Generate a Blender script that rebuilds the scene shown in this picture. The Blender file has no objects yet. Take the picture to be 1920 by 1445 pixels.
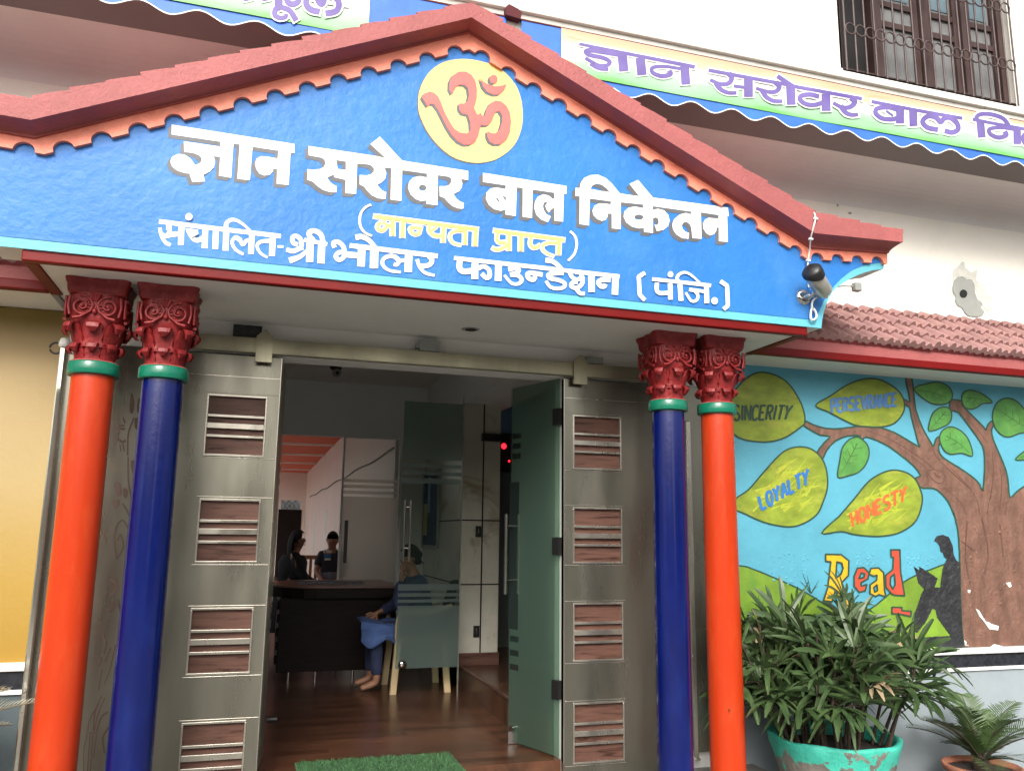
import bpy, bmesh, math, random
from mathutils import Vector, Matrix, geometry

random.seed(7)
S = bpy.context.scene
COL = S.collection
R = math.radians

# ------------------------------------------------------------------ camera
FPX = 1542.15                      # focal length in pixels of the 1920 px wide photograph
PITCH, ROLL, YAW = R(10.197), R(0.7214), R(17.158)
CAM = Vector((0.0, 0.0, 1.55))
_f = Vector((math.sin(YAW) * math.cos(PITCH), math.cos(YAW) * math.cos(PITCH), math.sin(PITCH)))
_r = Vector((math.cos(YAW), -math.sin(YAW), 0))
_u = _r.cross(_f)
RT = _r * math.cos(ROLL) + _u * math.sin(ROLL)
UP = -_r * math.sin(ROLL) + _u * math.cos(ROLL)
FW = _f
cd = bpy.data.cameras.new('camera')
cd.sensor_fit = 'HORIZONTAL'
cd.sensor_width = 36.0
cd.lens = 36.0 * FPX / 1920.0
cd.clip_start, cd.clip_end = 0.05, 500
camo = bpy.data.objects.new('camera', cd)
COL.objects.link(camo)
camo.matrix_world = Matrix(((RT.x, UP.x, -FW.x, CAM.x), (RT.y, UP.y, -FW.y, CAM.y), (RT.z, UP.z, -FW.z, CAM.z), (0, 0, 0, 1)))
S.camera = camo

# ------------------------------------------------------------------ sky, sun, exposure
SUN_EL, SUN_AZ = R(36), R(200)     # azimuth from +Y, clockwise: the sun is behind the camera, to its left
w = bpy.data.worlds.new('World')
S.world = w
w.use_nodes = True
nt = w.node_tree
sky = nt.nodes.new('ShaderNodeTexSky')
sky.sky_type = 'NISHITA'
sky.sun_disc = False
sky.sun_elevation = SUN_EL
sky.sun_rotation = SUN_AZ
sky.air_density, sky.dust_density, sky.ozone_density = 1.0, 6.0, 0.6
hs = nt.nodes.new('ShaderNodeHueSaturation')       # thin cloud: a paler sky
hs.inputs['Saturation'].default_value = 0.35
nt.links.new(sky.outputs[0], hs.inputs['Color'])
bg = nt.nodes['Background']
nt.links.new(hs.outputs[0], bg.inputs[0])
bg.inputs[1].default_value = 0.13
sl = bpy.data.lights.new('sun', 'SUN')
sl.energy = 1.6
sl.angle = R(22)
sl.color = (1.0, 0.96, 0.9)
so = bpy.data.objects.new('sun', sl)
COL.objects.link(so)
so.location = (-3, -6, 12)
sd = Vector((math.sin(SUN_AZ) * math.cos(SUN_EL), math.cos(SUN_AZ) * math.cos(SUN_EL), math.sin(SUN_EL)))
so.rotation_euler = sd.to_track_quat('Z', 'Y').to_euler()
S.view_settings.view_transform = 'Standard'
S.view_settings.look = 'None'
S.view_settings.gamma = 1
S.view_settings.use_curve_mapping = False
S.view_settings.exposure = 0.8
S.render.engine = 'CYCLES'
S.cycles.max_bounces = 8
S.cycles.diffuse_bounces = 5
S.cycles.transparent_max_bounces = 10

# ------------------------------------------------------------------ measuring helpers: photo pixel -> point of a real plane
def ray(px, py):
    return FW + RT * ((px - 960) / FPX) - UP * ((py - 722.5) / FPX)
def on_y(px, py, Y):
    d = ray(px, py)
    return CAM + d * ((Y - CAM.y) / d.y)
def on_x(px, py, X):
    d = ray(px, py)
    return CAM + d * ((X - CAM.x) / d.x)
def on_z(px, py, Z):
    d = ray(px, py)
    return CAM + d * ((Z - CAM.z) / d.z)
def zm(ox, oy, k):
    return lambda p: (ox + p[0] / k, oy + p[1] / k)

# ------------------------------------------------------------------ mesh helpers
def spline(pts, n=6, closed=False):
    """Catmull-Rom through points of any dimension."""
    P = [tuple(p) for p in pts]
    out = []
    m = len(P)
    rng = range(m) if closed else range(m - 1)
    for i in rng:
        if closed:
            a, b, c, d = P[(i - 1) % m], P[i], P[(i + 1) % m], P[(i + 2) % m]
        else:
            b, c = P[i], P[i + 1]
            a = P[i - 1] if i > 0 else tuple(2 * x - y for x, y in zip(b, c))
            d = P[i + 2] if i + 2 < m else tuple(2 * x - y for x, y in zip(c, b))
        for s in range(n):
            t = s / n
            out.append(tuple(0.5 * (2 * bb + (cc - aa) * t + (2 * aa - 5 * bb + 4 * cc - dd) * t * t + (3 * bb - aa - 3 * cc + dd) * t ** 3)
                             for aa, bb, cc, dd in zip(a, b, c, d)))
    if not closed:
        out.append(P[-1])
    return out

ORG = {}
class MB:
    def __init__(s):
        s.v, s.f, s.sm = [], [], []
    def add(s, vs, fs, smooth=False):
        o = len(s.v)
        s.v += [Vector(p) for p in vs]
        for f in fs:
            s.f.append([i + o for i in f])
            s.sm.append(smooth)
        return s
    def box(s, x0, x1, y0, y1, z0, z1):
        return s.add([(x, y, z) for z in (z0, z1) for y in (y0, y1) for x in (x0, x1)],
                     [(0, 2, 3, 1), (4, 5, 7, 6), (0, 1, 5, 4), (2, 6, 7, 3), (0, 4, 6, 2), (1, 3, 7, 5)])
    def quad(s, a, b, c, d):
        return s.add([a, b, c, d], [(0, 1, 2, 3)])
    def flat(s, loops, Y):
        """polygon with holes, in the plane y=Y; loops of (x, z)"""
        L = [[Vector((p[0], Y, p[1])) for p in l] for l in loops]
        tris = geometry.tessellate_polygon(L)
        return s.add([p for l in L for p in l], [tuple(t) for t in tris])
    def prism(s, loops, y0, y1):
        """polygon (with holes) of (x, z), extruded from y0 (front) to y1"""
        s.flat(loops, y0)
        s.flat(loops, y1)
        for l in loops:
            n = len(l)
            s.add([(p[0], y0, p[1]) for p in l] + [(p[0], y1, p[1]) for p in l],
                  [(i, (i + 1) % n, n + (i + 1) % n, n + i) for i in range(n)])
        return s
    def strip(s, A, B, smooth=False):
        n = len(A)
        return s.add(list(A) + list(B), [(i, i + 1, n + i + 1, n + i) for i in range(n - 1)], smooth)
    def loft(s, rings, closed=True, caps=True, smooth=True):
        n = len(rings[0])
        vs = [p for r in rings for p in r]
        fs = []
        for k in range(len(rings) - 1):
            for i in range(n if closed else n - 1):
                j = (i + 1) % n
                fs.append((k * n + i, k * n + j, (k + 1) * n + j, (k + 1) * n + i))
        s.add(vs, fs, smooth)
        if caps and closed:
            s.add(rings[0], [tuple(range(n))[::-1]])
            s.add(rings[-1], [tuple(range(n))])
        return s
    def lathe(s, prof, c=(0, 0, 0), n=32, caps=True, smooth=True):
        return s.loft([[(c[0] + r * math.cos(2 * math.pi * i / n), c[1] + r * math.sin(2 * math.pi * i / n), c[2] + z) for i in range(n)]
                       for r, z in prof], True, caps, smooth)
    def tube(s, pts, r, n=8, closed=False, smooth=True):
        P = [Vector(p) for p in pts]
        m = len(P)
        rs = r if isinstance(r, (list, tuple)) else [r] * m
        rings = []
        up = None
        for i in range(m):
            if closed:
                t = P[(i + 1) % m] - P[i - 1]
            else:
                t = P[min(i + 1, m - 1)] - P[max(i - 1, 0)]
            if t.length < 1e-9:
                t = Vector((0, 0, 1))
            t.normalize()
            if up is None:
                up = Vector((0, 0, 1)) if abs(t.z) < .9 else Vector((1, 0, 0))
            a = t.cross(up)
            if a.length < 1e-6:
                a = t.cross(Vector((0, 1, 0)))
            a.normalize()
            b = a.cross(t).normalized()
            up = b
            rings.append([P[i] + (a * math.cos(2 * math.pi * k / n) + b * math.sin(2 * math.pi * k / n)) * rs[i] for k in range(n)])
        if closed:
            rings.append(rings[0])
        return s.loft(rings, True, not closed, smooth)
    def ball(s, c, r, n=16, m=10, smooth=True):
        rx, ry, rz = r if isinstance(r, (tuple, list)) else (r, r, r)
        rings = []
        for k in range(m + 1):
            a = -math.pi / 2 + math.pi * k / m
            q = max(math.cos(a), 1e-4)
            rings.append([(c[0] + rx * q * math.cos(2 * math.pi * i / n), c[1] + ry * q * math.sin(2 * math.pi * i / n), c[2] + rz * math.sin(a)) for i in range(n)])
        return s.loft(rings, True, False, smooth)
    def xf(s, M):
        s.v = [M @ p for p in s.v]
        return s
    def build(s, name, mat, parent=None, bevel=0, weld=False):
        me = bpy.data.meshes.new(name)
        if parent is not None:
            o0 = ORG[parent.name]
            loc = Vector((0, 0, 0))
        else:
            xs = [p.x for p in s.v]; ys = [p.y for p in s.v]; zs = [p.z for p in s.v]
            o0 = Vector(((min(xs) + max(xs)) / 2, (min(ys) + max(ys)) / 2, min(zs)))
            loc = o0
        me.from_pydata([tuple(p - o0) for p in s.v], [], s.f)
        me.polygons.foreach_set('use_smooth', s.sm)
        if weld:
            b = bmesh.new(); b.from_mesh(me)
            bmesh.ops.remove_doubles(b, verts=b.verts, dist=1e-5)
            bmesh.ops.recalc_face_normals(b, faces=b.faces)
            b.to_mesh(me); b.free()
        me.update()
        for m in (mat if isinstance(mat, (list, tuple)) else [mat]):
            me.materials.append(m)
        o = bpy.data.objects.new(name, me)
        COL.objects.link(o)
        o.location = loc
        if parent is not None:
            o.parent = parent
        ORG[o.name] = o0
        if bevel:
            bm = o.modifiers.new('bevel', 'BEVEL')
            bm.width = bevel; bm.segments = 2; bm.limit_method = 'ANGLE'
        return o

def tag(o, label, cat, group=None):
    o['label'] = label; o['category'] = cat
    if group: o['group'] = group
    return o
def thing(name, loc, label, cat, group=None):
    o = bpy.data.objects.new(name, None)
    o.empty_display_size = .2
    COL.objects.link(o)
    o.location = loc
    ORG[o.name] = Vector(loc)
    return tag(o, label, cat, group)
def structure(o):
    o['kind'] = 'structure'
    return o
def dup(o, loc, label, rotz=None, parent=None, scale=None):
    c = o.copy(); COL.objects.link(c)
    if parent is not None:
        c.parent = parent
    else:
        c.location = loc; c['label'] = label
        if rotz is not None: c.rotation_euler = (0, 0, rotz)
        if scale is not None: c.scale = (scale,) * 3
    for ch in o.children:
        dup(ch, None, None, parent=c)
    return c

# flat lettering -----------------------------------------------------------
class Paint(MB):
    """polygons and brush strokes given in photo zoom pixels, laid on the wall plane y=Y"""
    def __init__(s, Y, step=.00012):
        super().__init__()
        s.Y, s.n, s.step = Y, 0, step
    def W(s, p):
        q = on_y(p[0], p[1], s.Y)
        return (q.x, q.z)
    def poly(s, fn, loops, off=(0, 0), smooth=0, lift=None):
        L = []
        for l in loops:
            if smooth: l = spline(l, smooth, True)
            L.append([s.W((fn(p)[0] + off[0], fn(p)[1] + off[1])) for p in l])
        s.flat(L, s.Y - (s.n * s.step if lift is None else lift)); s.n += 1
        return s
    def ell(s, fn, c, rx, ry, off=(0, 0), n=20):
        return s.poly(fn, [[(c[0] + rx * math.cos(2 * math.pi * i / n), c[1] + ry * math.sin(2 * math.pi * i / n)) for i in range(n)]], off)
    def stroke(s, fn, pts, wd, add=0, off=(0, 0), sub=6, closed=False, round_ends=False):
        k = 1
        if not isinstance(wd, (list, tuple)): wd = (wd, wd)
        m = len(pts) - 1
        P3 = [(p[0], p[1], wd[0] + (wd[1] - wd[0]) * i / max(m, 1)) for i, p in enumerate(pts)]
        if len(P3) > 2 or closed: P3 = spline(P3, sub, closed)
        if closed: P3.append(P3[0])
        A, B = [], []
        n = len(P3)
        for i in range(n):
            a, b = P3[max(i - 1, 0)], P3[min(i + 1, n - 1)]
            if closed and i in (0, n - 1): a, b = P3[-2], P3[1]
            tx, ty = b[0] - a[0], b[1] - a[1]
            q = math.hypot(tx, ty) or 1
            h = (P3[i][2] + add) / 2
            cx, cy = P3[i][0], P3[i][1]
            if add and i == 0 and not closed: cx -= tx / q * add / 2; cy -= ty / q * add / 2
            if add and i == n - 1 and not closed: cx += tx / q * add / 2; cy += ty / q * add / 2
            y = s.Y - s.n * s.step - i * s.step * .02
            for lst, sg in ((A, 1), (B, -1)):
                p = fn((cx - ty / q * h * sg, cy + tx / q * h * sg))
                g = on_y(p[0] + off[0], p[1] + off[1], s.Y)
                lst.append((g.x, y, g.z))
        s.strip(A, B)
        s.n += 1
        return s
# ------------------------------------------------------------------ materials
def lin(r, g, b):
    return tuple((c / 255 / 12.92) if c / 255 <= .04045 else ((c / 255 + .055) / 1.055) ** 2.4 for c in (r, g, b)) + (1,)
def new_mat(name):
    m = bpy.data.materials.new(name); m.use_nodes = True
    return m, m.node_tree, m.node_tree.nodes['Principled BSDF']
def nd(nt, t, **kw):
    n = nt.nodes.new(t)
    for k, v in kw.items():
        if k in n.inputs: n.inputs[k].default_value = v
        else: setattr(n, k, v)
    return n
def coords(nt, sc=(1, 1, 1), kind='pos', rot=(0, 0, 0)):
    if kind == 'pos':
        g = nd(nt, 'ShaderNodeNewGeometry'); out = g.outputs['Position']
    else:
        g = nd(nt, 'ShaderNodeTexCoord'); out = g.outputs['Object']
    mp = nd(nt, 'ShaderNodeMapping'); mp.inputs['Scale'].default_value = sc; mp.inputs['Rotation'].default_value = rot
    nt.links.new(out, mp.inputs[0])
    return mp.outputs[0]
def noise(nt, vec, scale, detail=4, rough=.55, dist=0):
    n = nd(nt, 'ShaderNodeTexNoise', Scale=scale, Detail=detail, Roughness=rough, Distortion=dist)
    nt.links.new(vec, n.inputs['Vector'])
    return n.outputs['Fac']
def ramp(nt, fac, stops):
    r = nd(nt, 'ShaderNodeValToRGB')
    e = r.color_ramp.elements
    while len(e) < len(stops): e.new(.5)
    for el, (p, c) in zip(e, stops):
        el.position = p; el.color = c if len(c) == 4 else tuple(c) + (1,)
    nt.links.new(fac, r.inputs[0])
    return r.outputs[0]
def mix(nt, fac, a, b, mode='MIX'):
    n = nd(nt, 'ShaderNodeMix', data_type='RGBA', blend_type=mode)
    for sock, v in ((n.inputs[0], fac), (n.inputs[6], a), (n.inputs[7], b)):
        if hasattr(v, 'node'): nt.links.new(v, sock)
        else: sock.default_value = v
    return n.outputs[2]
def bump(nt, b, h, strength, dist=.01):
    n = nd(nt, 'ShaderNodeBump', Strength=strength, Distance=dist)
    nt.links.new(h, n.inputs['Height'])
    nt.links.new(n.outputs[0], b.inputs['Normal'])
    return n
def sc3(c, k): return tuple(min(x * k, 1) for x in c[:3]) + (1,)
WH = (1, 1, 1, 1); BK = (0, 0, 0, 1)

def paint(name, col, rough=.5, var=.14, vs=1.7, bs=45, bst=.25, metallic=0, stretch=(1, 1, 1), dirt=None, dirt_amt=.5, dirt_scale=3, spec=.5, coat=0, kind='pos', bdist=.01):
    m, nt, b = new_mat(name)
    v = coords(nt, stretch, kind)
    c = ramp(nt, noise(nt, v, vs, 5, .6), [(.3, sc3(col, 1 - var)), (.7, sc3(col, 1 + var))])
    if dirt is not None:
        d = ramp(nt, noise(nt, v, dirt_scale, 8, .7), [(.5, BK), (.72, (dirt_amt,) * 3 + (1,))])
        c = mix(nt, d, c, dirt)
    nt.links.new(c, b.inputs['Base Color'])
    b.inputs['Roughness'].default_value = rough
    b.inputs['Metallic'].default_value = metallic
    b.inputs['Specular IOR Level'].default_value = spec
    if coat: b.inputs['Coat Weight'].default_value = coat; b.inputs['Coat Roughness'].default_value = .12
    if bst: bump(nt, b, noise(nt, coords(nt, (1, 1, 1), kind), bs, 6, .6), bst, bdist)
    return m

def m_pot():
    # thick teal paint, flaked off the flank down to grey cement, still whole on the rim
    m, nt, b = new_mat('teal_pot_paint')
    v = coords(nt)
    g = nd(nt, 'ShaderNodeNewGeometry'); s_ = nd(nt, 'ShaderNodeSeparateXYZ'); nt.links.new(g.outputs['Position'], s_.inputs[0])
    n = noise(nt, v, 5, 6, .6, .3)
    a = nd(nt, 'ShaderNodeMath', operation='MULTIPLY_ADD'); a.inputs[1].default_value = 1.2; nt.links.new(s_.outputs['Z'], a.inputs[0]); nt.links.new(n, a.inputs[2])
    f = ramp(nt, a.outputs[0], [(.80, BK), (.82, WH)])
    teal = ramp(nt, noise(nt, v, 9, 5), [(.3, (.03, .40, .30)), (.7, (.08, .60, .46))])
    grey = ramp(nt, noise(nt, v, 7, 6), [(.3, (.12, .11, .095)), (.7, (.26, .24, .21))])
    nt.links.new(mix(nt, f, grey, teal), b.inputs['Base Color']); b.inputs['Roughness'].default_value = .6
    bump(nt, b, noise(nt, v, 40, 6), .6)
    return m

def m_steel(name, col, rough=.33):
    m, nt, b = new_mat(name)
    v = coords(nt, (1, 1, .18))
    c = ramp(nt, noise(nt, v, 2.2, 6, .6), [(.3, sc3(col, .72)), (.7, sc3(col, 1.25))])
    d = ramp(nt, noise(nt, coords(nt), 9, 8, .7), [(.55, BK), (.75, (.35, .35, .35, 1))])
    c = mix(nt, d, c, (.26, .21, .15, 1))
    nt.links.new(c, b.inputs['Base Color'])
    b.inputs['Metallic'].default_value = .85
    r = ramp(nt, noise(nt, v, 5, 6), [(.3, (rough - .08,) * 3), (.7, (rough + .14,) * 3)])
    nt.links.new(r, b.inputs['Roughness'])
    bump(nt, b, noise(nt, coords(nt, (1, 1, .3)), 3.0, 3), .12, .02)
    return m

M = {}
M['blue'] = paint('pediment_blue', (.022, .165, .50), .45, .10, 1.3, 16, .32, spec=.35, dirt=(.08, .25, .52, 1), dirt_amt=.4, dirt_scale=1.6, bdist=.02)
M['aqua'] = paint('border_aqua', (.11, .43, .54), .5, .08, 4, 40, .3)
M['redband'] = paint('dark_red_gloss', (.14, .003, .0025), .45, .12, 5, 60, .1, spec=.2)
M['mould'] = paint('moulding_red', (.34, .07, .062), .5, .12, 3, 50, .35, dirt=(.30, .10, .10, 1), dirt_amt=.5, dirt_scale=7)
M['band'] = paint('moulding_pink', (.33, .088, .085), .6, .12, 2, 55, .5, dirt=(.24, .06, .06, 1), dirt_amt=.5, dirt_scale=6)
M['scallop'] = paint('scallop_coral', (.85, .26, .17), .55, .10, 3, 60, .3, dirt=(.55, .12, .06, 1), dirt_amt=.6, dirt_scale=5)
M['white'] = paint('white_paint', (.86, .87, .88), .5, .03, 6, 60, .15)
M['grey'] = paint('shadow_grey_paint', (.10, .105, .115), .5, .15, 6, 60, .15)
M['yel'] = paint('lettering_yellow', (.80, .55, .15), .5, .06, 8, 60, .15)
M['cream'] = paint('lettering_cream', (.84, .80, .62), .5, .06, 8, 60, .15)
M['disc'] = paint('disc_yellow', (.80, .60, .20), .5, .05, 6, 50, .2)
M['omred'] = paint('om_red', (.70, .13, .115), .5, .10, 9, 60, .2)
M['wall'] = paint('cream_wall', (.83, .81, .73), .75, .05, .8, 30, .2, dirt=(.55, .54, .50, 1), dirt_amt=.25, dirt_scale=2)
M['soffit'] = paint('soffit_white', (.70, .69, .66), .7, .05, 1.2, 25, .15, dirt=(.5, .48, .43, 1), dirt_amt=.25, dirt_scale=2)
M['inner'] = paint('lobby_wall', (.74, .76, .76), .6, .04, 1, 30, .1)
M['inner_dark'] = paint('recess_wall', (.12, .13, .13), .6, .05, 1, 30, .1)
M['pink'] = paint('corridor_wall', (.80, .70, .64), .55, .04, 1.5, 30, .08)
M['orange_ceiling'] = paint('orange_ceiling', (.68, .10, .03), .6, .05, 2, 30, .1)
M['colorange'] = paint('column_orange', (.45, .036, .007), .25, .10, 3, 30, .06, stretch=(1, 1, .25), dirt=(.50, .075, .02, 1), dirt_amt=.45, dirt_scale=14, spec=.35, kind='obj')
M['colblue'] = paint('column_blue', (.0012, .0065, .088), .2, .25, 3, 30, .06, stretch=(1, 1, .25), dirt=(.006, .022, .14, 1), dirt_amt=.35, dirt_scale=12, spec=.55, kind='obj')
M['green'] = paint('collar_green', (.004, .145, .085), .25, .15, 9, 40, .1, spec=.6)
M['capital'] = paint('capital_red', (.20, .012, .013), .45, .2, 9, 60, .25, spec=.4, dirt=(.46, .09, .085, 1), dirt_amt=.45, dirt_scale=16)
M['tile'] = paint('roof_tile_pink', (.30, .165, .155), .7, .2, 6, 60, .3, dirt=(.36, .20, .16, 1), dirt_amt=.5, dirt_scale=9)
M['eave'] = paint('eave_maroon', (.27, .055, .06), .55, .15, 4, 50, .25)
M['mortar'] = paint('cement_grey', (.27, .28, .26), .85, .1, 5, 50, .4)
M['mortar_pale'] = paint('weathered_fascia', (.50, .49, .45), .8, .12, 3, 50, .3, dirt=(.34, .32, .28, 1), dirt_amt=.6, dirt_scale=4)
M['opp'] = paint('added_house_wall', (.13, .115, .095), .85, .25, .5, 20, .1)
M['slab_under'] = paint('shaded_grey_underside', (.20, .185, .18), .8, .08, 1, 25, .2)  # darker grey: the shade under the slab is put into the base colour
M['slab_dark'] = paint('shaded_dark_marble', (.085, .11, .12), .35, .1, 2.5, 30, .06)  # darker bluish marble, with the shade of that side in its colour
M['post'] = m_steel('mirror_steel', (.55, .53, .45, 1), .10)
M['pane_blue'] = paint('window_pane', (.12, .18, .21), .3, .1, 3, 20, .02)
M['bench'] = paint('bench_wood', (.20, .075, .035), .5, .2, 6, 40, .1)
M['stain'] = paint('flaked_paint', (.52, .52, .47), .85, .15, 12, 60, .3)
M['black'] = paint('black_plastic', (.012, .012, .013), .4, .1, 5, 50, .05)
M['darkhole'] = paint('dark_hole', (.01, .01, .01), .9, .1, 5, 50, 0)
M['granite'] = paint('black_granite', (.018, .02, .026), .2, .5, 30, 60, .02)
M['slab'] = paint('marble_dado', (.29, .335, .36), .4, .07, 2.5, 30, .06, dirt=(.21, .25, .28, 1), dirt_amt=.6, dirt_scale=1.3)
M['ledge'] = paint('white_marble_ledge', (.78, .77, .74), .4, .06, 5, 30, .2)
M['terra'] = paint('terracotta', (.42, .16, .09), .8, .2, 8, 60, .4, dirt=(.3, .2, .14, 1), dirt_amt=.6, dirt_scale=6)
M['pot'] = m_pot()
M['soil'] = paint('soil', (.035, .026, .02), .95, .3, 20, 60, .6)
M['stem'] = paint('palm_stem', (.05, .035, .022), .8, .3, 20, 60, .4)
M['leafdry'] = paint('dry_leaf', (.34, .25, .15), .7, .2, 12, 60, .2)
M['skin'] = paint('brown_skin', (.30, .145, .085), .5, .06, 12, 80, .05)
M['hair'] = paint('black_hair', (.010, .008, .007), .75, .3, 30, 80, .3)
M['cloth_black'] = paint('black_cloth', (.018, .018, .022), .85, .2, 10, 120, .2)
M['cloth_navy'] = paint('navy_cloth', (.02, .03, .075), .85, .2, 10, 120, .2)
M['cloth_blue'] = paint('blue_cloth', (.06, .11, .28), .85, .2, 10, 120, .2)
M['cloth_grey'] = paint('patterned_grey_cloth', (.16, .15, .18), .85, .5, 60, 120, .2)
M['cable'] = paint('white_cable', (.78, .76, .72), .5, .05, 8, 40, 0)
M['chrome'] = paint('chrome', (.62, .61, .58), .14, .05, 8, 40, 0, metallic=1)
M['camshell'] = paint('camera_shell', (.50, .49, .44), .3, .08, 8, 40, .03, metallic=.6)
M['mat_green'] = paint('green_grass_mat', (.045, .12, .045), .95, .4, 40, 90, .9)
M['beige'] = paint('beige_plastic', (.48, .36, .20), .5, .05, 8, 40, .02)
M['board_blue'] = paint('notice_felt', (.012, .022, .075), .9, .2, 30, 80, .2)
M['paper'] = paint('paper', (.62, .60, .56), .7, .05, 8, 40, .02)
M['paper_yellow'] = paint('yellow_paper', (.42, .36, .08), .7, .05, 8, 40, .02)
M['paper_blue'] = paint('pale_blue_paper', (.16, .30, .50), .7, .05, 8, 40, .02)
M['desk'] = paint('dark_desk', (.010, .006, .005), .5, .3, 6, 30, .05, stretch=(1, 1, 8), spec=.15)
M['desktop'] = paint('desk_top', (.20, .12, .09), .28, .15, 6, 30, .03, stretch=(8, 1, 1))
M['maroon'] = paint('maroon_cloth', (.08, .008, .012), .8, .2, 9, 60, .3)
M['ground'] = paint('paved_ground', (.17, .165, .15), .85, .15, .8, 25, .3, dirt=(.06, .058, .05, 1), dirt_amt=.7, dirt_scale=.7)
M['clothblue'] = paint('banner_blue', (.035, .15, .62), .55, .2, 2.5, 9, .4)
M['clothwhite'] = paint('banner_trim', (.82, .84, .86), .6, .04, 4, 9, .2)
M['purple'] = paint('banner_purple', (.15, .115, .33), .55, .2, 3, 9, .1, dirt=(.08, .045, .24, 1), dirt_amt=.8, dirt_scale=1.6)
M['twig'] = paint('dry_twigs', (.20, .12, .08), .9, .3, 20, 60, .3)
# mural colours
M['m_sky'] = paint('mural_sky', (.085, .325, .43), .5, .14, 1.6, 14, .35, dirt=(.07, .27, .38, 1), dirt_amt=.5, dirt_scale=1.4, bdist=.015)
M['m_leaf'] = paint('mural_leaf_olive', (.20, .265, .022), .5, .28, 6, 30, .25, stretch=(1, 1, 2), dirt=(.42, .42, .06, 1), dirt_amt=.6, dirt_scale=4)
M['m_leaf2'] = paint('mural_leaf_green', (.075, .24, .05), .5, .3, 7, 30, .25, dirt=(.17, .36, .07, 1), dirt_amt=.6, dirt_scale=6)
M['m_line'] = paint('mural_outline', (.022, .06, .035), .5, .2, 8, 30, .1)
M['m_trunk'] = paint('mural_trunk', (.155, .078, .054), .5, .3, 5, 12, .6, stretch=(2.2, 1, .7), dirt=(.27, .15, .11, 1), dirt_amt=.5, dirt_scale=4, bdist=.03)
M['m_hill'] = paint('mural_hill', (.16, .28, .025), .5, .3, 3, 20, .4, dirt=(.05, .20, .04, 1), dirt_amt=.8, dirt_scale=2.2)
M['m_black'] = paint('mural_black', (.022, .023, .026), .3, .3, 9, 15, .8, bdist=.03)
M['m_blue'] = paint('mural_letter_blue', (.03, .16, .42), .5, .15, 9, 30, .1)
M['m_blue2'] = paint('mural_letter_pale_blue', (.07, .19, .42), .5, .2, 9, 30, .1)
M['m_lime'] = paint('mural_leaf_lime', (.33, .38, .03), .5, .3, 7, 30, .25, dirt=(.45, .40, .05, 1), dirt_amt=.6, dirt_scale=5)
M['m_orange'] = paint('mural_letter_orange', (.72, .12, .03), .5, .15, 9, 30, .1)
M['m_yellow'] = paint('mural_letter_yellow', (.66, .35, .012), .5, .15, 7, 20, .3)
M['m_red'] = paint('mural_letter_red', (.50, .06, .03), .5, .2, 7, 20, .3)
M['m_vein'] = paint('mural_leaf_vein', (.05, .16, .03), .5, .2, 9, 30, .1)
M['m_bark'] = paint('mural_bark_line', (.10, .05, .035), .5, .2, 9, 30, .1)

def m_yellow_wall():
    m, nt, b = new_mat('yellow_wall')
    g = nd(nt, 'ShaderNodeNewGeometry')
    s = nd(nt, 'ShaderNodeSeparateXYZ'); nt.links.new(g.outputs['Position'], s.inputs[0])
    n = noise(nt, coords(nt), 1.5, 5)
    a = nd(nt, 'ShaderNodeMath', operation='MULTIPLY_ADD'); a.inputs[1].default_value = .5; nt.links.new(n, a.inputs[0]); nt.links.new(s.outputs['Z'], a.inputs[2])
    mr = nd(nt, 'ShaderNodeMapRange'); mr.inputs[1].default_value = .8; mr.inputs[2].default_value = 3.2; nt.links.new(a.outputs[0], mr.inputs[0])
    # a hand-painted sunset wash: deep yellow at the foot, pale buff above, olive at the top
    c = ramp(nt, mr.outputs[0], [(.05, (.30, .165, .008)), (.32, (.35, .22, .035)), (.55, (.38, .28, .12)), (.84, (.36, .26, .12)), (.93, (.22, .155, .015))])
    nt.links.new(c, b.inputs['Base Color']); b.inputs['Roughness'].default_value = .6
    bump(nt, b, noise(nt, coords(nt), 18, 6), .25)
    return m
M['yellow_wall'] = m_yellow_wall()

M['steel'] = m_steel('stainless_steel', (.215, .208, .168, 1), .28)
M['steel2'] = m_steel('bright_steel_trim', (.46, .43, .37, 1), .22)
M['track'] = m_steel('track_steel', (.40, .38, .27, 1), .38)
M['etch'] = paint('etched_steel', (.085, .055, .04), .6, .2, 9, 40, .1, metallic=.4)

def m_wood(name, ca, cb, sx=1, rough=.45):
    m, nt, b = new_mat(name)
    v = coords(nt, (1.2 * sx, 1, 14))
    n1 = noise(nt, v, 3.2, 8, .65, .6)
    c = ramp(nt, n1, [(.34, ca), (.46, sc3(cb, .75)), (.66, cb)])
    nt.links.new(c, b.inputs['Base Color']); b.inputs['Roughness'].default_value = rough
    b.inputs['Specular IOR Level'].default_value = .22
    bump(nt, b, n1, .08)
    return m
M['wood'] = m_wood('walnut_laminate', (.034, .014, .010, 1), (.12, .060, .044, 1))
M['wood_frame'] = paint('brown_window_wood', (.055, .03, .027), .45, .25, 6, 50, .2, stretch=(6, 6, .6))
M['grille'] = paint('brown_iron', (.075, .05, .048), .5, .3, 12, 60, .2)
M['shutter'] = paint('grey_window_board', (.17, .175, .175), .6, .2, 3, 20, .05, spec=.2)

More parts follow.
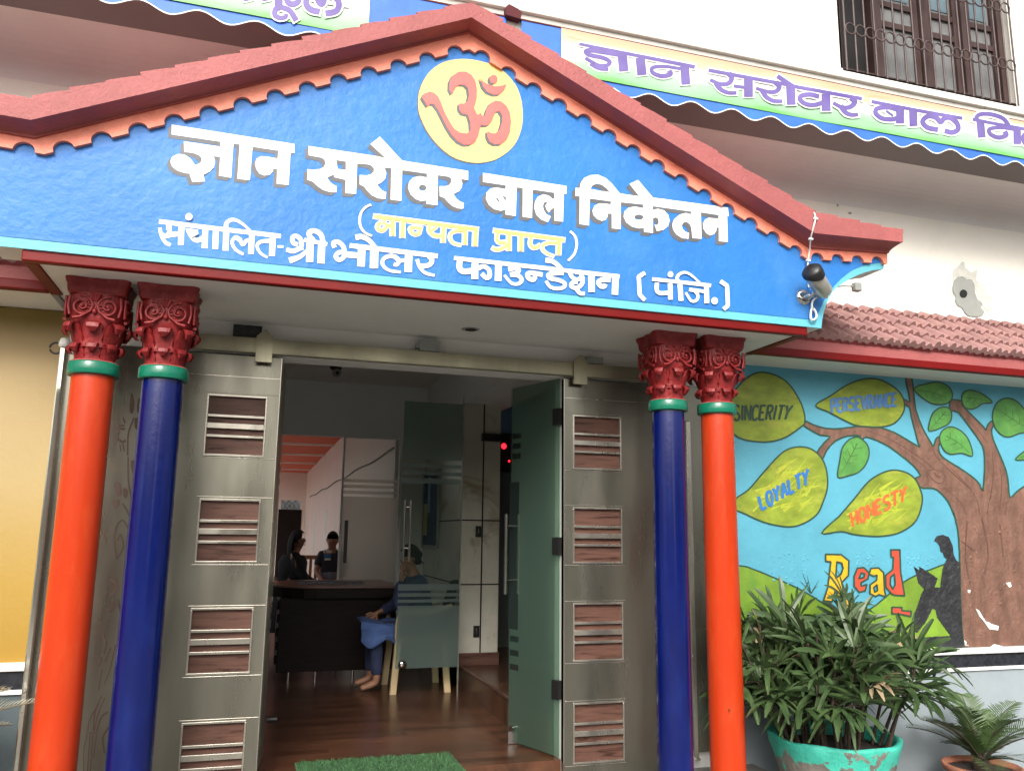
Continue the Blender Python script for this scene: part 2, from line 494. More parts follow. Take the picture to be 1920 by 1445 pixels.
def m_floor():
    m, nt, b = new_mat('wood_plank_floor')
    v = coords(nt)
    br = nd(nt, 'ShaderNodeTexBrick', Scale=1.0)
    br.inputs['Color1'].default_value = (.045, .02, .011, 1); br.inputs['Color2'].default_value = (.095, .044, .025, 1); br.inputs['Mortar'].default_value = (.10, .05, .03, 1)
    br.inputs['Mortar Size'].default_value = .0025; br.inputs['Brick Width'].default_value = 1.1; br.inputs['Row Height'].default_value = .11
    br.inputs['Bias'].default_value = 0
    nt.links.new(v, br.inputs['Vector'])
    g = noise(nt, coords(nt, (1.3, 16, 1)), 3, 8, .7, .5)
    c = mix(nt, .75, br.outputs['Color'], ramp(nt, g, [(.32, (.22, .22, .22)), (.68, (1.7, 1.5, 1.35))]), 'MULTIPLY')
    nt.links.new(c, b.inputs['Base Color'])
    b.inputs['Roughness'].default_value = .27
    bump(nt, b, br.outputs['Fac'], -.12, .004)
    return m
M['floor'] = m_floor()

def m_marble_tile():
    m, nt, b = new_mat('beige_wall_tile')
    n = noise(nt, coords(nt), 1.6, 8, .65, 1.4)
    c = ramp(nt, n, [(.30, (.30, .25, .18)), (.40, (.47, .45, .38)), (.7, (.55, .53, .46))])
    nt.links.new(c, b.inputs['Base Color']); b.inputs['Roughness'].default_value = .2
    return m
M['tilewall'] = m_marble_tile()

def m_glass(name, tint, body, amount, rough=.25, diffuse=0):
    m, nt, b = new_mat(name)
    tr = nd(nt, 'ShaderNodeBsdfTransparent'); tr.inputs[0].default_value = tint
    b.inputs['Base Color'].default_value = body; b.inputs['Roughness'].default_value = rough
    body_out = b.outputs[0]
    if diffuse:                                    # etched glass passes and scatters the light behind it
        tl = nd(nt, 'ShaderNodeBsdfTranslucent'); tl.inputs[0].default_value = sc3(tint, .95)
        m2 = nd(nt, 'ShaderNodeMixShader'); m2.inputs[0].default_value = diffuse
        nt.links.new(b.outputs[0], m2.inputs[1]); nt.links.new(tl.outputs[0], m2.inputs[2]); body_out = m2.outputs[0]
    mx = nd(nt, 'ShaderNodeMixShader'); mx.inputs[0].default_value = amount
    nt.links.new(tr.outputs[0], mx.inputs[1]); nt.links.new(body_out, mx.inputs[2])
    nt.links.new(mx.outputs[0], nt.nodes['Material Output'].inputs[0])
    return m
M['glass'] = m_glass('clear_glass', (.93, .97, .95, 1), (.05, .08, .07, 1), .10, .03)
M['frost'] = m_glass('frosted_glass', (.68, .82, .71, 1), (.17, .24, .19, 1), .50, .25, .4)
M['frost2'] = m_glass('frosted_partition', (1, .93, .84, 1), (.50, .46, .40, 1), .80, .35, .8)
M['frost3'] = m_glass('frosted_screen', (.55, .66, .62, 1), (.15, .20, .19, 1), .55, .35, .4)

def m_leafmat(name, a, bcol, tip):
    m, nt, b = new_mat(name)
    v = coords(nt)
    c = ramp(nt, noise(nt, v, 7, 4, .6), [(.3, a), (.7, bcol)])
    d = ramp(nt, noise(nt, v, 15, 3, .5), [(.70, BK), (.78, (.7, .7, .7, 1))])
    c = mix(nt, d, c, tip)
    nt.links.new(c, b.inputs['Base Color']); b.inputs['Roughness'].default_value = .42
    b.inputs['Specular IOR Level'].default_value = .45
    return m
M['leaf'] = m_leafmat('palm_leaf', (.020, .046, .014, 1), (.070, .115, .040, 1), (.13, .14, .06, 1))
M['leaf2'] = m_leafmat('cycad_leaf', (.035, .07, .02, 1), (.09, .145, .05, 1), (.30, .28, .18, 1))
M['leaf3'] = m_leafmat('lit_pale_frond', (.22, .22, .16, 1), (.45, .44, .34, 1), (.3, .25, .15, 1))  # pale tones: the light on these fronds is put into the leaf colour

def m_banner():
    """tricolour print: saffron at the top, white, green at the foot, run together by brushy noise"""
    m, nt, b = new_mat('tricolour_print')
    g = nd(nt, 'ShaderNodeNewGeometry')
    s = nd(nt, 'ShaderNodeSeparateXYZ'); nt.links.new(g.outputs['Position'], s.inputs[0])
    n = noise(nt, coords(nt, (1.1, 1, 5)), 2.0, 6, .6)
    a = nd(nt, 'ShaderNodeMath', operation='MULTIPLY_ADD'); a.inputs[1].default_value = .16; nt.links.new(n, a.inputs[0]); nt.links.new(s.outputs['Z'], a.inputs[2])
    mr = nd(nt, 'ShaderNodeMapRange'); mr.inputs[1].default_value = BZ0 + .08; mr.inputs[2].default_value = BZ1 + .08; nt.links.new(a.outputs[0], mr.inputs[0])
    c = ramp(nt, mr.outputs[0], [(0, (.15, .44, .12)), (.10, (.24, .50, .26)), (.34, (.36, .56, .40)), (.46, (.60, .62, .60)), (.60, (.61, .61, .59)), (.70, (.60, .47, .36)), (.93, (.60, .38, .24)), (1, (.58, .37, .24))])
    st = ramp(nt, noise(nt, coords(nt, (1.0, 1, 9)), 2.6, 5, .6), [(.56, BK), (.68, (.85, .85, .85, 1))])
    zz = ramp(nt, mr.outputs[0], [(.70, BK), (.80, WH), (.93, BK)])
    f = mix(nt, 1, st, zz, 'MULTIPLY')
    c = mix(nt, f, c, (.58, .22, .05, 1))
    nt.links.new(c, b.inputs['Base Color']); b.inputs['Roughness'].default_value = .5
    bump(nt, b, noise(nt, coords(nt, (.5, 1, 1)), 5, 3), .35, .02)
    return m
BZ0, BZ1 = 4.30, 4.605
M['print'] = m_banner()

def m_emit(name, col, st):
    m, nt, b = new_mat(name)
    b.inputs['Base Color'].default_value = BK
    b.inputs['Emission Color'].default_value = col; b.inputs['Emission Strength'].default_value = st
    return m
M['led'] = m_emit('red_led', (1, .01, .02, 1), 3)
# ------------------------------------------------------------------ ground and floors
structure(MB().box(-60, 60, -60, 60, -.5, -.1).build('ground', M['ground']))
structure(MB().box(-1.15, 3.2, 4.15, 5.0, -.1, .10).build('porch_floor', M['ground']))
structure(MB().box(-1.0, 3.3, 5.0, 26, .05, .2).build('lobby_floor', M['floor']))
structure(MB().box(-14, -1.0, 9.3, 30, .0, .19).build('added_courtyard', M['ground']))  # unseen yard added so that sky light reaches the corridor

# unseen houses added behind the viewpoint to darken reflections and the low sky
ob = thing('added_house', (0, -11, -.1), 'plain dark house added unseen behind the viewpoint to darken reflections', 'house')
MB().box(-26, 1.5, -17, -14, -.1, 5.2).build('wall', M['opp'], ob)
MB().box(3.8, 24, -17, -14.4, -.1, 4.6).build('wall', M['opp'], ob)
# ------------------------------------------------------------------ the school building
SOF = 2.75
bld = thing('school_building', (1.0, 5.0, -.1), 'cream school building with an overhanging slab and an open lobby behind its entrance', 'building')
# outer walls
b = MB()
b.box(-7, 9, 5.0, 5.12, 3.2, 4.40)                 # between the porch and the slab
b.box(-7, -1.0, 5.0, 5.12, 2.755, 3.2).box(3.1, 9, 5.0, 5.12, 2.75, 3.2).box(-1.0, 3.1, 5.0, 5.12, 2.79, 3.2)
b.build('wall', M['wall'], bld)
WX0, WX1, WZ0, WZ1 = 4.29, 6.085, 5.255, 7.2
b = MB()
b.box(-7, WX0, 5.0, 5.2, 4.60, 9).box(WX1, 9, 5.0, 5.2, 4.60, 9).box(WX0, WX1, 5.0, 5.2, 4.60, WZ0).box(WX0, WX1, 5.0, 5.2, WZ1, 9)
b.build('upper_wall', M['wall'], bld)
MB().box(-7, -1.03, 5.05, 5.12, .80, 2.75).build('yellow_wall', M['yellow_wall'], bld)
MB().box(3.07, 9, 4.98, 5.12, .70, 2.75).build('mural_wall', M['soffit'], bld)
b = MB()                                            # masonry behind the gate panels, and the lintel over them
b.box(-1.03, .09, 4.975, 5.12, -.1, 2.56).box(1.885, 3.07, 4.975, 5.12, -.1, 2.56).box(-1.03, 3.07, 4.955, 5.12, 2.56, 2.75)
b.build('lintel', M['soffit'], bld)
# hollow moulding between the wall and the underside of the slab
b = MB(); rows = []
for k in range(13):
    a = math.pi / 2 * k / 12
    rows.append([(x, 4.72 + .279 * math.cos(a), 4.08 + .279 * math.sin(a)) for x in (-7, 9)])
for A, B in zip(rows, rows[1:]): b.strip(A, B, True)
b.build('cove', M['soffit'], bld)
# projecting slab with its rounded edge
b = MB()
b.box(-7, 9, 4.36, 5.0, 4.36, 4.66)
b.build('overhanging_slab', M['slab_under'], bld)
b = MB()
b.box(-7, 9, 4.285, 4.44, 4.660, 4.716)
b.build('slab_edge', M['wall'], bld, bevel=.012)
MB().box(-7, 9, 4.312, 4.42, 4.52, 4.660).build('slab_fascia', M['mortar_pale'], bld)
MB().box(-7, 9, 4.292, 4.312, 4.602, 4.611).build('hem_cord', M['maroon'], bld)  # dark cord along the top hem of the banners
# dado of the outer wall: white ledge, black granite band, white fillet, grey marble below
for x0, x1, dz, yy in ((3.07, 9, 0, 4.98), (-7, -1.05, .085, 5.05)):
    b = MB().box(x0, x1, yy - .045, yy + .02, .732 + dz, .772 + dz); b.build('dado_ledge', M['ledge'], bld, bevel=.006)
    MB().box(x0, x1, yy - .02, yy + .02, .638 + dz, .732 + dz).build('granite_band', M['granite'], bld)
    MB().box(x0, x1, yy - .03, yy + .02, .616 + dz, .638 + dz).build('dado_fillet', M['ledge'], bld)
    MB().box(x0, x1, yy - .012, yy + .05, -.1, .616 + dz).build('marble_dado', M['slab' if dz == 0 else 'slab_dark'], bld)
# cement patch round a pipe hole in the upper part of the wall
P = Paint(4.996)
z8 = zm(1740, 470, 6.883)
P.poly(z8, [[(330, 250), (380, 210), (440, 140), (470, 150), (480, 220), (560, 280), (635, 240), (625, 380), (700, 440), (745, 440), (740, 560), (860, 620), (800, 700), (850, 770), (780, 790), (720, 740), (640, 560), (560, 360), (420, 330), (330, 400)]])
P.poly(z8, [[(240, 370), (262, 365), (262, 405), (240, 405)]]); P.poly(z8, [[(250, 540), (310, 500), (330, 580), (280, 620)]])
P.build('flaked_paint', M['stain'], bld)
P = Paint(4.991)
P.poly(z8, [[(318, 460), (335, 390), (380, 340), (440, 330), (500, 365), (560, 370), (600, 430), (610, 540), (640, 620), (700, 680), (690, 740), (735, 790), (700, 840), (620, 850), (520, 840), (470, 790), (440, 730), (385, 710), (350, 640), (360, 590), (325, 530)]])
P.build('cement_patch', M['mortar'], bld)
P = Paint(4.988)
P.ell(z8, (458, 555), 50, 54)
P.build('pipe_hole', M['darkhole'], bld)
for c in ((485, 27, 10, 14), (608, 105, 18, 12)):
    Paint(4.996).ell(zm(1480, 380, 5.35), c[:2], c[2], c[3]).build('wall_chip', M['mortar'], bld)

# ------------------------------------------------------------------ lobby and corridor behind the entrance
LX0, LX1, PY = -1.0, 1.83, 9.2
MB().box(-1.12, LX0, 5.12, PY, .2, 3.3).build('lobby_wall', M['inner'], bld)
MB().box(3.3, 3.42, 5.12, 9.3, .2, 3.3).build('lobby_wall', M['inner'], bld)
MB().box(-1.12, 3.42, 5.12, 9.3, 3.185, 3.33).build('lobby_ceiling', M['soffit'], bld)
MB().box(LX0, 1.83, PY, PY + .12, 2.583, 3.185).build('lobby_header', M['inner'], bld)
MB().box(1.535, 1.83, PY, PY + .12, .2, 2.583).build('door_jamb', M['soffit'], bld)
MB().box(1.83, 2.3, 5.12, 7.44, 2.75, 3.185).build('ceiling_beam', M['inner'], bld)
b = MB().box(1.83, 2.19, 7.44, 7.75, .2, 2.75).box(1.83, 1.95, 7.75, PY + .12, .2, 2.75)
b.build('tiled_pillar', M['tilewall'], bld)
MB().box(1.83, 2.3, 7.44, 7.75, 2.75, 3.185).box(1.83, 1.95, 7.75, PY + .12, 2.75, 3.185).build('lobby_wall', M['inner'], bld)
b = MB()
for z in (1.085, 1.66):
    b.box(1.826, 2.192, 7.436, 7.752, z, z + .012).box(1.826, 1.9, 7.752, 9.1, z, z + .012)
b.box(2.02, 2.032, 7.434, 7.44, .2, 2.75)
b.build('tile_joint', M['darkhole'], bld)
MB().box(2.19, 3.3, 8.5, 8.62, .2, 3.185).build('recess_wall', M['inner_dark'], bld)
b = MB().box(1.83, 3.3, 5.25, 8.5, .2, .39)
b.build('raised_floor', M['floor'], bld)
MB().box(1.822, 1.842, 5.2, 7.44, .384, .398).build('step_nosing', M['wood'], bld)
MB().box(1.83, 2.2, 7.42, 7.44, .39, .495).build('skirting', M['wood'], bld)
MB().box(2.35, 2.85, 8.49, 8.5, 2.62, 2.98).build('ventilator_pane', M['paper_blue'], bld)
# corridor: right wall, orange ceiling with white beams, end wall; unseen side kept open for sky light from the courtyard on its left
CX, CE = 1.5, 26
MB().box(CX, CX + .15, PY + .12, CE, .2, 3.6).build('corridor_wall', M['pink'], bld)
b = MB().box(-1.0, .78, CE, CE + .15, .2, 3.6).box(1.36, CX, CE, CE + .15, .2, 3.6).box(.78, 1.36, CE, CE + .15, 2.46, 3.6).box(.78, 1.36, CE, CE + .15, .2, 2.18)
b.build('corridor_end_wall', M['pink'], bld)
MB().box(-1.1, CX + .15, PY + .12, CE + .1, 3.3, 3.6).build('corridor_ceiling', M['orange_ceiling'], bld)
for y in (9.9, 11.6, 13.4, 15.3, 17.1, 19.5, 22, 24.4):
    MB().box(-1.05, CX, y, y + .14, 3.265, 3.3).build('corridor_beam', M['pink'], bld)
for y in range(10, 26, 4):
    MB().box(-1.1, -.85, y, y + .25, .2, 3.3).build('corridor_pillar', M['pink'], bld)
MB().box(-1.1, -.9, 9.32, CE, .2, .95).build('corridor_parapet', M['pink'], bld)
# doors and windows along the corridor wall, the end door with its fanlight
for y, z1, z0 in ((12.2, 2.1, .25), (14.6, 2.1, .25), (18.2, 2.1, .25), (21.5, 2.1, .25)):
    MB().box(CX - .01, CX + .02, y, y + .5, z0 + .8, z1 - .1).build('corridor_window', M['inner'], bld)
MB().box(.72, 1.40, CE - .03, CE + .01, .2, 2.18).build('end_door', M['desk'], bld)
b = MB()
for i in range(9): b.tube([(.78 + .58 * i / 8, CE + .05, 2.18), (.78 + .58 * ((i * 3) % 9) / 8, CE + .05, 2.46)], .008, 5)
b.build('fanlight', M['grille'], bld)
b = MB().tube([(CX - .012, y, 2.50 - .03 * math.sin((y - 9.4) * .9) ** 2) for y in [9.4 + i * .5 for i in range(30)]], .012, 6)
b.build('wall_wire', M['black'], bld)
MB().box(CX - .03, CX, 11.0, 11.06, 2.9, 3.0).build('junction_box', M['black'], bld)
MB().box(CX - .03, CX, 9.8, 9.86, 3.1, 3.16).build('junction_box', M['black'], bld)

# ------------------------------------------------------------------ the porch
YF = 4.06
por = thing('entrance_porch', (1.0, 4.5, 2.74), 'blue gabled entrance porch with white Devanagari lettering and a round yellow Om emblem', 'porch')
def XZ(pt, Y):
    q = on_y(pt[0], pt[1], Y); return (q.x, q.z)
def rail(Y, kl, ap, kr, tr):
    a, b_, c, d = XZ(kl, Y), XZ(ap, Y), XZ(kr, Y), XZ(tr, Y)
    return [(2.0 - d[0], a[1] + (d[1] - c[1])), a, b_, c, d]
TOP = rail(3.92, (62, 187), (885, 7), (1527, 399), (1692, 434))
BND = rail(3.92, (58, 225), (884.6, 33), (1527.7, 437), (1693, 453.8))
COV = rail(4.03, (64.6, 260), (879, 62), (1518, 465), (1664, 475))
SCB = rail(4.035, (83, 289), (880, 92), (1513.6, 485), (1664, 494))
for r_ in (BND,): r_[4] = (TOP[4][0], r_[4][1]); r_[0] = (TOP[0][0], r_[0][1])
COV[4] = (TOP[4][0] - .02, COV[4][1]); COV[0] = (TOP[0][0] + .02, COV[0][1])
# wing curves of the panel
zc = zm(1480, 380, 5.35)
wing = [(945, 665), (830, 680), (700, 720), (600, 770), (520, 820), (455, 870), (410, 935), (375, 1010), (345, 1100), (330, 1180), (322, 1262)]
WR = spline([XZ(zc(p), YF) for p in wing], 3)
zb = 2.793
WR[-1] = (WR[-1][0], zb)
WL = [(2.0 - x, z) for x, z in WR]
WRI = spline([XZ(zc(p), YF) for p in [(930, 600), (830, 615), (740, 632), (640, 672), (540, 742), (460, 822), (400, 895), (350, 975), (310, 1060), (285, 1120), (270, 1178)]], 3)
WLI = [(2.0 - x, z) for x, z in WRI]
top_in = [(p[0], p[1] + .03) for p in COV]
outer = [top_in[0]] + [top_in[1], top_in[2], top_in[3], top_in[4]] + WR + [p for p in reversed(WL)]
inner = [(top_in[0][0] + .03, top_in[0][1])] + [top_in[1], top_in[2], top_in[3], (top_in[4][0] - .03, top_in[4][1])] + WRI + [p for p in reversed(WLI)]
MB().prism([outer], YF + .006, YF + .20).build('pediment_wall', M['soffit'], por)
MB().prism([outer], YF, YF + .007).build('aqua_border', M['aqua'], por)
MB().prism([inner], YF - .003, YF).build('blue_panel', M['blue'], por)
# moulding: flat band, cove, fillet
def row(R_, Y): return [Vector((x, Y, z)) for x, z in R_]
def lerp(A, B, t): return [(a[0] + (c[0] - a[0]) * t, a[1] + (c[1] - a[1]) * t) for a, c in zip(A, B)]
b = MB()
b.strip(row(TOP, 3.92), row(TOP, 4.98)); b.strip(row(TOP, 3.92), row(BND, 3.92))
b.strip([Vector((TOP[4][0], 3.92, TOP[4][1])), Vector((TOP[4][0], 3.92, BND[4][1]))], [Vector((TOP[4][0], 4.9, TOP[4][1])), Vector((TOP[4][0], 4.9, BND[4][1]))])
b.build('moulding_band', M['band'], por)
b = MB()
rows = []
for k in range(9):
    a = math.pi / 2 * k / 8
    t = 1 - math.cos(a)
    rows.append(row(lerp(BND, COV, t * .93), 3.92 + .105 * math.sin(a)))
rows.append(row(lerp(BND, COV, .93), 4.018)); rows.append(row(COV, 4.018)); rows.append(row(COV, 4.065))
for A, B in zip(rows, rows[1:]): b.strip(A, B, False)
for e in (0, 4):                                    # closed ends of the moulding
    b.add([r_[e] for r_ in rows] + [Vector((rows[-1][e].x, 4.3, rows[-1][e].z)), Vector((TOP[e][0], 4.3, BND[e][1]))], [tuple(range(len(rows) + 2))])
b.strip(row(BND, 3.92), row(BND, 3.925))
b.build('moulding_cove', M['mould'], por)
# tile ends stepping up the gable
b = MB()
for i, n, up in ((0, 4, 1), (1, 14, 1), (2, 13, -1), (3, 4, -1)):
    A, B = Vector((TOP[i][0], 0, TOP[i][1])), Vector((TOP[i + 1][0], 0, TOP[i + 1][1]))
    d = (B - A); u = d.normalized(); nn = Vector((-u.z, 0, u.x))
    if nn.z < 0: nn = -nn
    for k in range(n):
        p0, p1 = A + d * (k / n), A + d * ((k + 1.06) / n)
        h0, h1 = (.022, .008) if up > 0 else (.008, .022)
        if i in (0, 3): h0, h1 = h0 * .8, h1 * .8
        q = [p0 - nn * .01, p1 - nn * .01, p1 + nn * (h1 + random.uniform(-.003, .003)), (p0 + p1) / 2 + nn * ((h0 + h1) / 2 + random.uniform(0, .004)), p0 + nn * (h0 + random.uniform(-.003, .003))]
        b.prism([[(p.x, p.z) for p in q]], 3.922 + random.uniform(0, .006), 4.98)
b.build('gable_tiles', M['band'], por)
# scalloped board under the moulding
b = MB()
pts_top = [(p[0], p[1] + .012) for p in COV]
low = []
for i in range(4):
    A, B = Vector(SCB[i]), Vector(SCB[i + 1])
    L = (B - A).length; u = (B - A) / L; nn = Vector((-u.y, u.x))
    if nn.y < 0: nn = -nn
    n = max(2, round(L / .164)); pitch = L / n; rr = .046
    low.append(tuple(A))
    for k in range(n):
        c = A + u * (pitch * (k + .5))
        for a in range(0, 13):
            th = math.pi * (1 - a / 12)
            q = c + u * (rr * math.cos(th)) + nn * (rr * .92 * math.sin(th) - .0)
            low.append((q.x, q.y))
low.append(SCB[4])
b.prism([pts_top + low[::-1]], 4.035, 4.0585)
b.build('scalloped_board', M['scallop'], por)
# red edge band, soffit, cheeks
b = MB().box(-1.08, 3.115, 4.072, 4.12, 2.742, 2.794).box(-1.08, -1.02, 4.12, 4.66, 2.742, 2.794).box(3.06, 3.115, 4.12, 4.66, 2.742, 2.794)
b.build('red_edge_band', M['redband'], por, bevel=.006)
b = MB().box(-1.03, 3.07, 4.11, 4.955, SOF, 2.79)
b.build('soffit', M['soffit'], por)
MB().box(-1.08, -1.0, 4.26, 5.0, 2.794, 3.3).build('cheek_wall', M['soffit'], por)
MB().box(3.03, 3.115, 4.26, 5.0, 2.794, 3.3).build('cheek_wall', M['soffit'], por)
b = MB()                                            # empty lamp hole in the soffit
c = on_z(882, 617, SOF)
b.lathe([(.036, -.003), (.04, -.0045), (.05, -.003), (.055, -.001)], (c.x, c.y, SOF), 20)
b.build('lamp_rim', M['mortar'], por)
MB().lathe([(.001, -.004), (.036, -.004)], (c.x + .004, c.y, SOF), 20, False).build('lamp_hole', M['darkhole'], por)

# ------------------------------------------------------------------ tiled side eaves
def side_eave(x0, x1, label):
    t = thing('tiled_eave', ((x0 + x1) / 2, 4.8, 2.745), label, 'roof', 'tiled eaves beside the porch')
    b = MB().box(x0, x1, 4.60, 4.66, 2.745, 2.797); b.build('red_edge_band', M['redband'], t, bevel=.006)
    MB().box(x0, x1, 4.615, 4.66, 2.797, 2.868).build('eave_board', M['band'], t)
    MB().box(x0, x1, 4.66, 5.0, SOF, 2.79).build('soffit', M['soffit'], t)
    per, rows = .138, 4
    y0, z0, y1, z1 = 4.585, 2.875, 5.0, 3.262
    L = math.hypot(y1 - y0, z1 - z0); uy, uz = (y1 - y0) / L, (z1 - z0) / L
    ny, nz = -uz, uy
    def prof(x):
        p = (x / per) % 1.0
        if p < .42: return .036 * math.sin(math.pi * p / .42) ** .7
        if .48 < p < .86: return .024 * math.sin(math.pi * (p - .48) / .38) ** .7
        return 0
    nx = int((x1 - x0) / per * 16)
    xs = [x0 + (x1 - x0) * i / nx for i in range(nx + 1)]
    b = MB()
    rl = L / (rows - .35)
    first = None
    for r_ in range(rows):
        s0, s1 = r_ * rl - (.012 if r_ else 0), min((r_ + 1) * rl, L)
        A, B, C = [], [], []
        for x in xs:
            k = math.floor(x / per); rnd = (math.sin(k * 12.9 + r_ * 78.2) * 43758.5) % 1
            h = prof(x); lift = .026 + .008 * rnd
            ss = s0 - .05 * (1 - ((x / per) % 1)) * 0 + .008 * rnd
            A.append((x, y0 + uy * ss + ny * (h + lift), z0 + uz * ss + nz * (h + lift)))
            B.append((x, y0 + uy * s1 + ny * (h + .002), z0 + uz * s1 + nz * (h + .002)))
            C.append((x, y0 + uy * ss + ny * (h * .55 - .004), z0 + uz * ss + nz * (h * .55 - .004)))
        b.strip(A, B, True)
        b.strip(C, A)
        if r_ == 0: first = A
    b.build('roof_tiles', M['tile'], t)
    b = MB().strip(first, [(p[0], 4.625, 2.86) for p in first])
    b.build('tile_ends', M['eave'], t)
    return t
side_eave(3.118, 9, 'pale red tiled eave above the painted tree mural')
side_eave(-7, -1.085, 'corner of a tiled eave above the plain yellow wall')
# ------------------------------------------------------------------ lettering on the porch
K = 6.857
A_, B_, C_, D_, E_, F_ = zm(300, 220, K), zm(560, 220, K), zm(740, 220, K), zm(880, 290, K), zm(1060, 310, K), zm(1120, 310, K)
def cv(fn, base, pts):             # points of one zoom written in another
    out = []
    for p in pts:
        q = fn(p); out.append(((q[0] - base[0]) * K, (q[1] - base[1]) * K))
    return out
W1 = [(150, 95), (1730, 345), (1730, 460), (1678, 455), (1655, 870), (1500, 855), (1508, 665), (1455, 660), (1452, 695), (1405, 742), (1340, 750), (1280, 725), (1238, 665), (1221, 595), (1243, 532), (1300, 502), (1380, 506), (1512, 532), (1525, 430), (1190, 380), (1155, 810), (995, 790), (1025, 350), (945, 338), (915, 778), (757, 750), (775, 508), (685, 500), (705, 545), (707, 590), (690, 645), (640, 698), (555, 738), (580, 825), (415, 830), (380, 725), (300, 714), (210, 680), (155, 630), (133, 570), (155, 510), (230, 472), (310, 480), (380, 520), (420, 570), (450, 615), (505, 597), (537, 562), (533, 522), (500, 487), (430, 460), (312, 445), (308, 310), (775, 378), (780, 315), (150, 222)]
W2 = [(125, 370), (1000, 500), (1125, 530), (922, 345), (1045, 250), (1330, 558)] + cv(C_, (560, 220), [(945, 690), (945, 808), (852, 792), (870, 850), (862, 905), (828, 952), (755, 985), (790, 1040), (838, 1082), (888, 1100), (882, 1175), (820, 1172), (740, 1140), (680, 1085), (640, 1037), (580, 1015), (578, 885), (650, 888), (700, 872), (726, 838), (728, 792), (700, 766), (640, 755), (555, 745), (550, 1130), (410, 1115), (405, 1067), (340, 1077), (270, 1052), (205, 992), (172, 910), (185, 830), (235, 777), (320, 757), (415, 775), (418, 725), (97, 680), (85, 1075), (-52, 1060)]) + [(1192, 655), (1102, 645), (1127, 720), (1112, 790), (1065, 840), (1010, 865), (1040, 910), (1080, 945), (1125, 960), (1118, 1050), (1020, 1042), (940, 1002), (880, 942), (840, 890), (785, 865), (785, 742), (870, 748), (930, 735), (966, 702), (970, 660), (940, 622), (880, 605), (752, 595), (738, 985), (600, 975), (605, 805), (455, 770), (455, 735), (365, 775), (400, 828), (440, 865), (490, 887), (485, 965), (400, 962), (310, 932), (240, 882), (180, 828), (110, 805), (112, 668), (200, 675), (270, 667), (325, 640), (345, 600), (335, 550), (300, 522), (220, 506), (130, 490)]
H2a = [(480, 550), (608, 570), (608, 680), (500, 665), (493, 610)]
H2b = [(1594 + 50 * math.cos(a * .449), 908 + 40 * math.sin(a * .449)) for a in range(14)]
W3 = [(175, 235), (1252, 405), (1248, 507), (1215, 500), (1205, 862), (1095, 850), (1090, 680), (1055, 702), (1020, 745), (990, 700), (978, 655), (1003, 620), (985, 606), (958, 620), (945, 658), (955, 710), (990, 765), (1048, 795), (1010, 870), (920, 832), (862, 772), (835, 690), (842, 610), (880, 542), (950, 510), (1022, 527), (1072, 573), (1092, 560), (1092, 490), (815, 450), (805, 815), (685, 800), (688, 430), (610, 420), (597, 790), (467, 770), (465, 710), (400, 722), (320, 702), (250, 645), (213, 570), (220, 490), (270, 437), (340, 422), (467, 445), (468, 395), (175, 352)]
H3a = [(345, 542), (365, 562), (400, 612), (370, 606), (347, 578)]
H3b = [(418, 518), (472, 552), (472, 594), (446, 566)]
sh = 411.4
W4 = [(130, 290), (185, 295), (197, 230), (242, 165), (320, 128), (420, 122), (520, 165), (600, 237), (660, 312), (700, 362), (925, 396), (948, 395), (825, 240), (935, 188), (1125, 415), (sh + 1680, 545), (sh + 1690, 657), (sh + 1668, 655), (sh + 1678, 985), (sh + 1562, 975), (sh + 1562, 800), (sh + 1530, 800), (sh + 1530, 840), (sh + 1500, 885), (sh + 1450, 900), (sh + 1400, 872), (sh + 1364, 815), (sh + 1358, 750), (sh + 1385, 697), (sh + 1430, 675), (sh + 1480, 680), (sh + 1558, 690), (sh + 1560, 640), (sh + 1330, 605), (sh + 1340, 945), (sh + 1222, 935), (sh + 1208, 800), (sh + 1188, 755), (sh + 1145, 727), (sh + 1105, 737), (sh + 1085, 772), (sh + 1096, 815), (sh + 1125, 850), (sh + 1180, 872), (sh + 1172, 945), (sh + 1090, 936), (sh + 1020, 892), (sh + 975, 830), (sh + 962, 760), (sh + 987, 693), (sh + 1055, 635), (sh + 1140, 612), (sh + 1205, 632), (sh + 1207, 595), (sh + 712, 525), (sh + 712, 573), (sh + 780, 560), (sh + 860, 582), (sh + 912, 640), (sh + 930, 710), (sh + 908, 782), (sh + 850, 830), (sh + 765, 845), (sh + 735, 765), (sh + 770, 768), (sh + 790, 738), (sh + 785, 692), (sh + 755, 668), (sh + 715, 680), (sh + 715, 870), (sh + 600, 857), (sh + 598, 802), (sh + 540, 812), (sh + 450, 792), (sh + 372, 734), (sh + 338, 662), (sh + 348, 592), (sh + 400, 546), (sh + 480, 530), (sh + 588, 552), (sh + 590, 505), (sh + 302, 475), (sh + 300, 820), (sh + 187, 810), (sh + 185, 622), (548, 618), (542, 660), (515, 705), (470, 715), (410, 692), (362, 642), (348, 582), (375, 522), (430, 490), (500, 492), (585, 505), (588, 465), (315, 428), (303, 775), (182, 755), (185, 400), (130, 395)]
H4a = [(322, 305), (345, 262), (400, 235), (470, 252), (530, 297), (577, 347), (450, 330)]
H4b = [(945 + 60 * math.cos(a * .449), 668 + 35 * math.sin(a * .449)) for a in range(14)]
LINE1 = ((A_, [W1]), (B_, [W2, H2a, H2b]), (D_, [W3, H3a, H3b]), (E_, [W4, H4a, H4b]))
P = Paint(YF - .0045, .0001)
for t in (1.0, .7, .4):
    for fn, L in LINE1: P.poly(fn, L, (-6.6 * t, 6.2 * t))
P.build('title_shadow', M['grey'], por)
P = Paint(YF - .007, .0001)
for fn, L in LINE1: P.poly(fn, L)
P.build('title_lettering', M['white'], por)

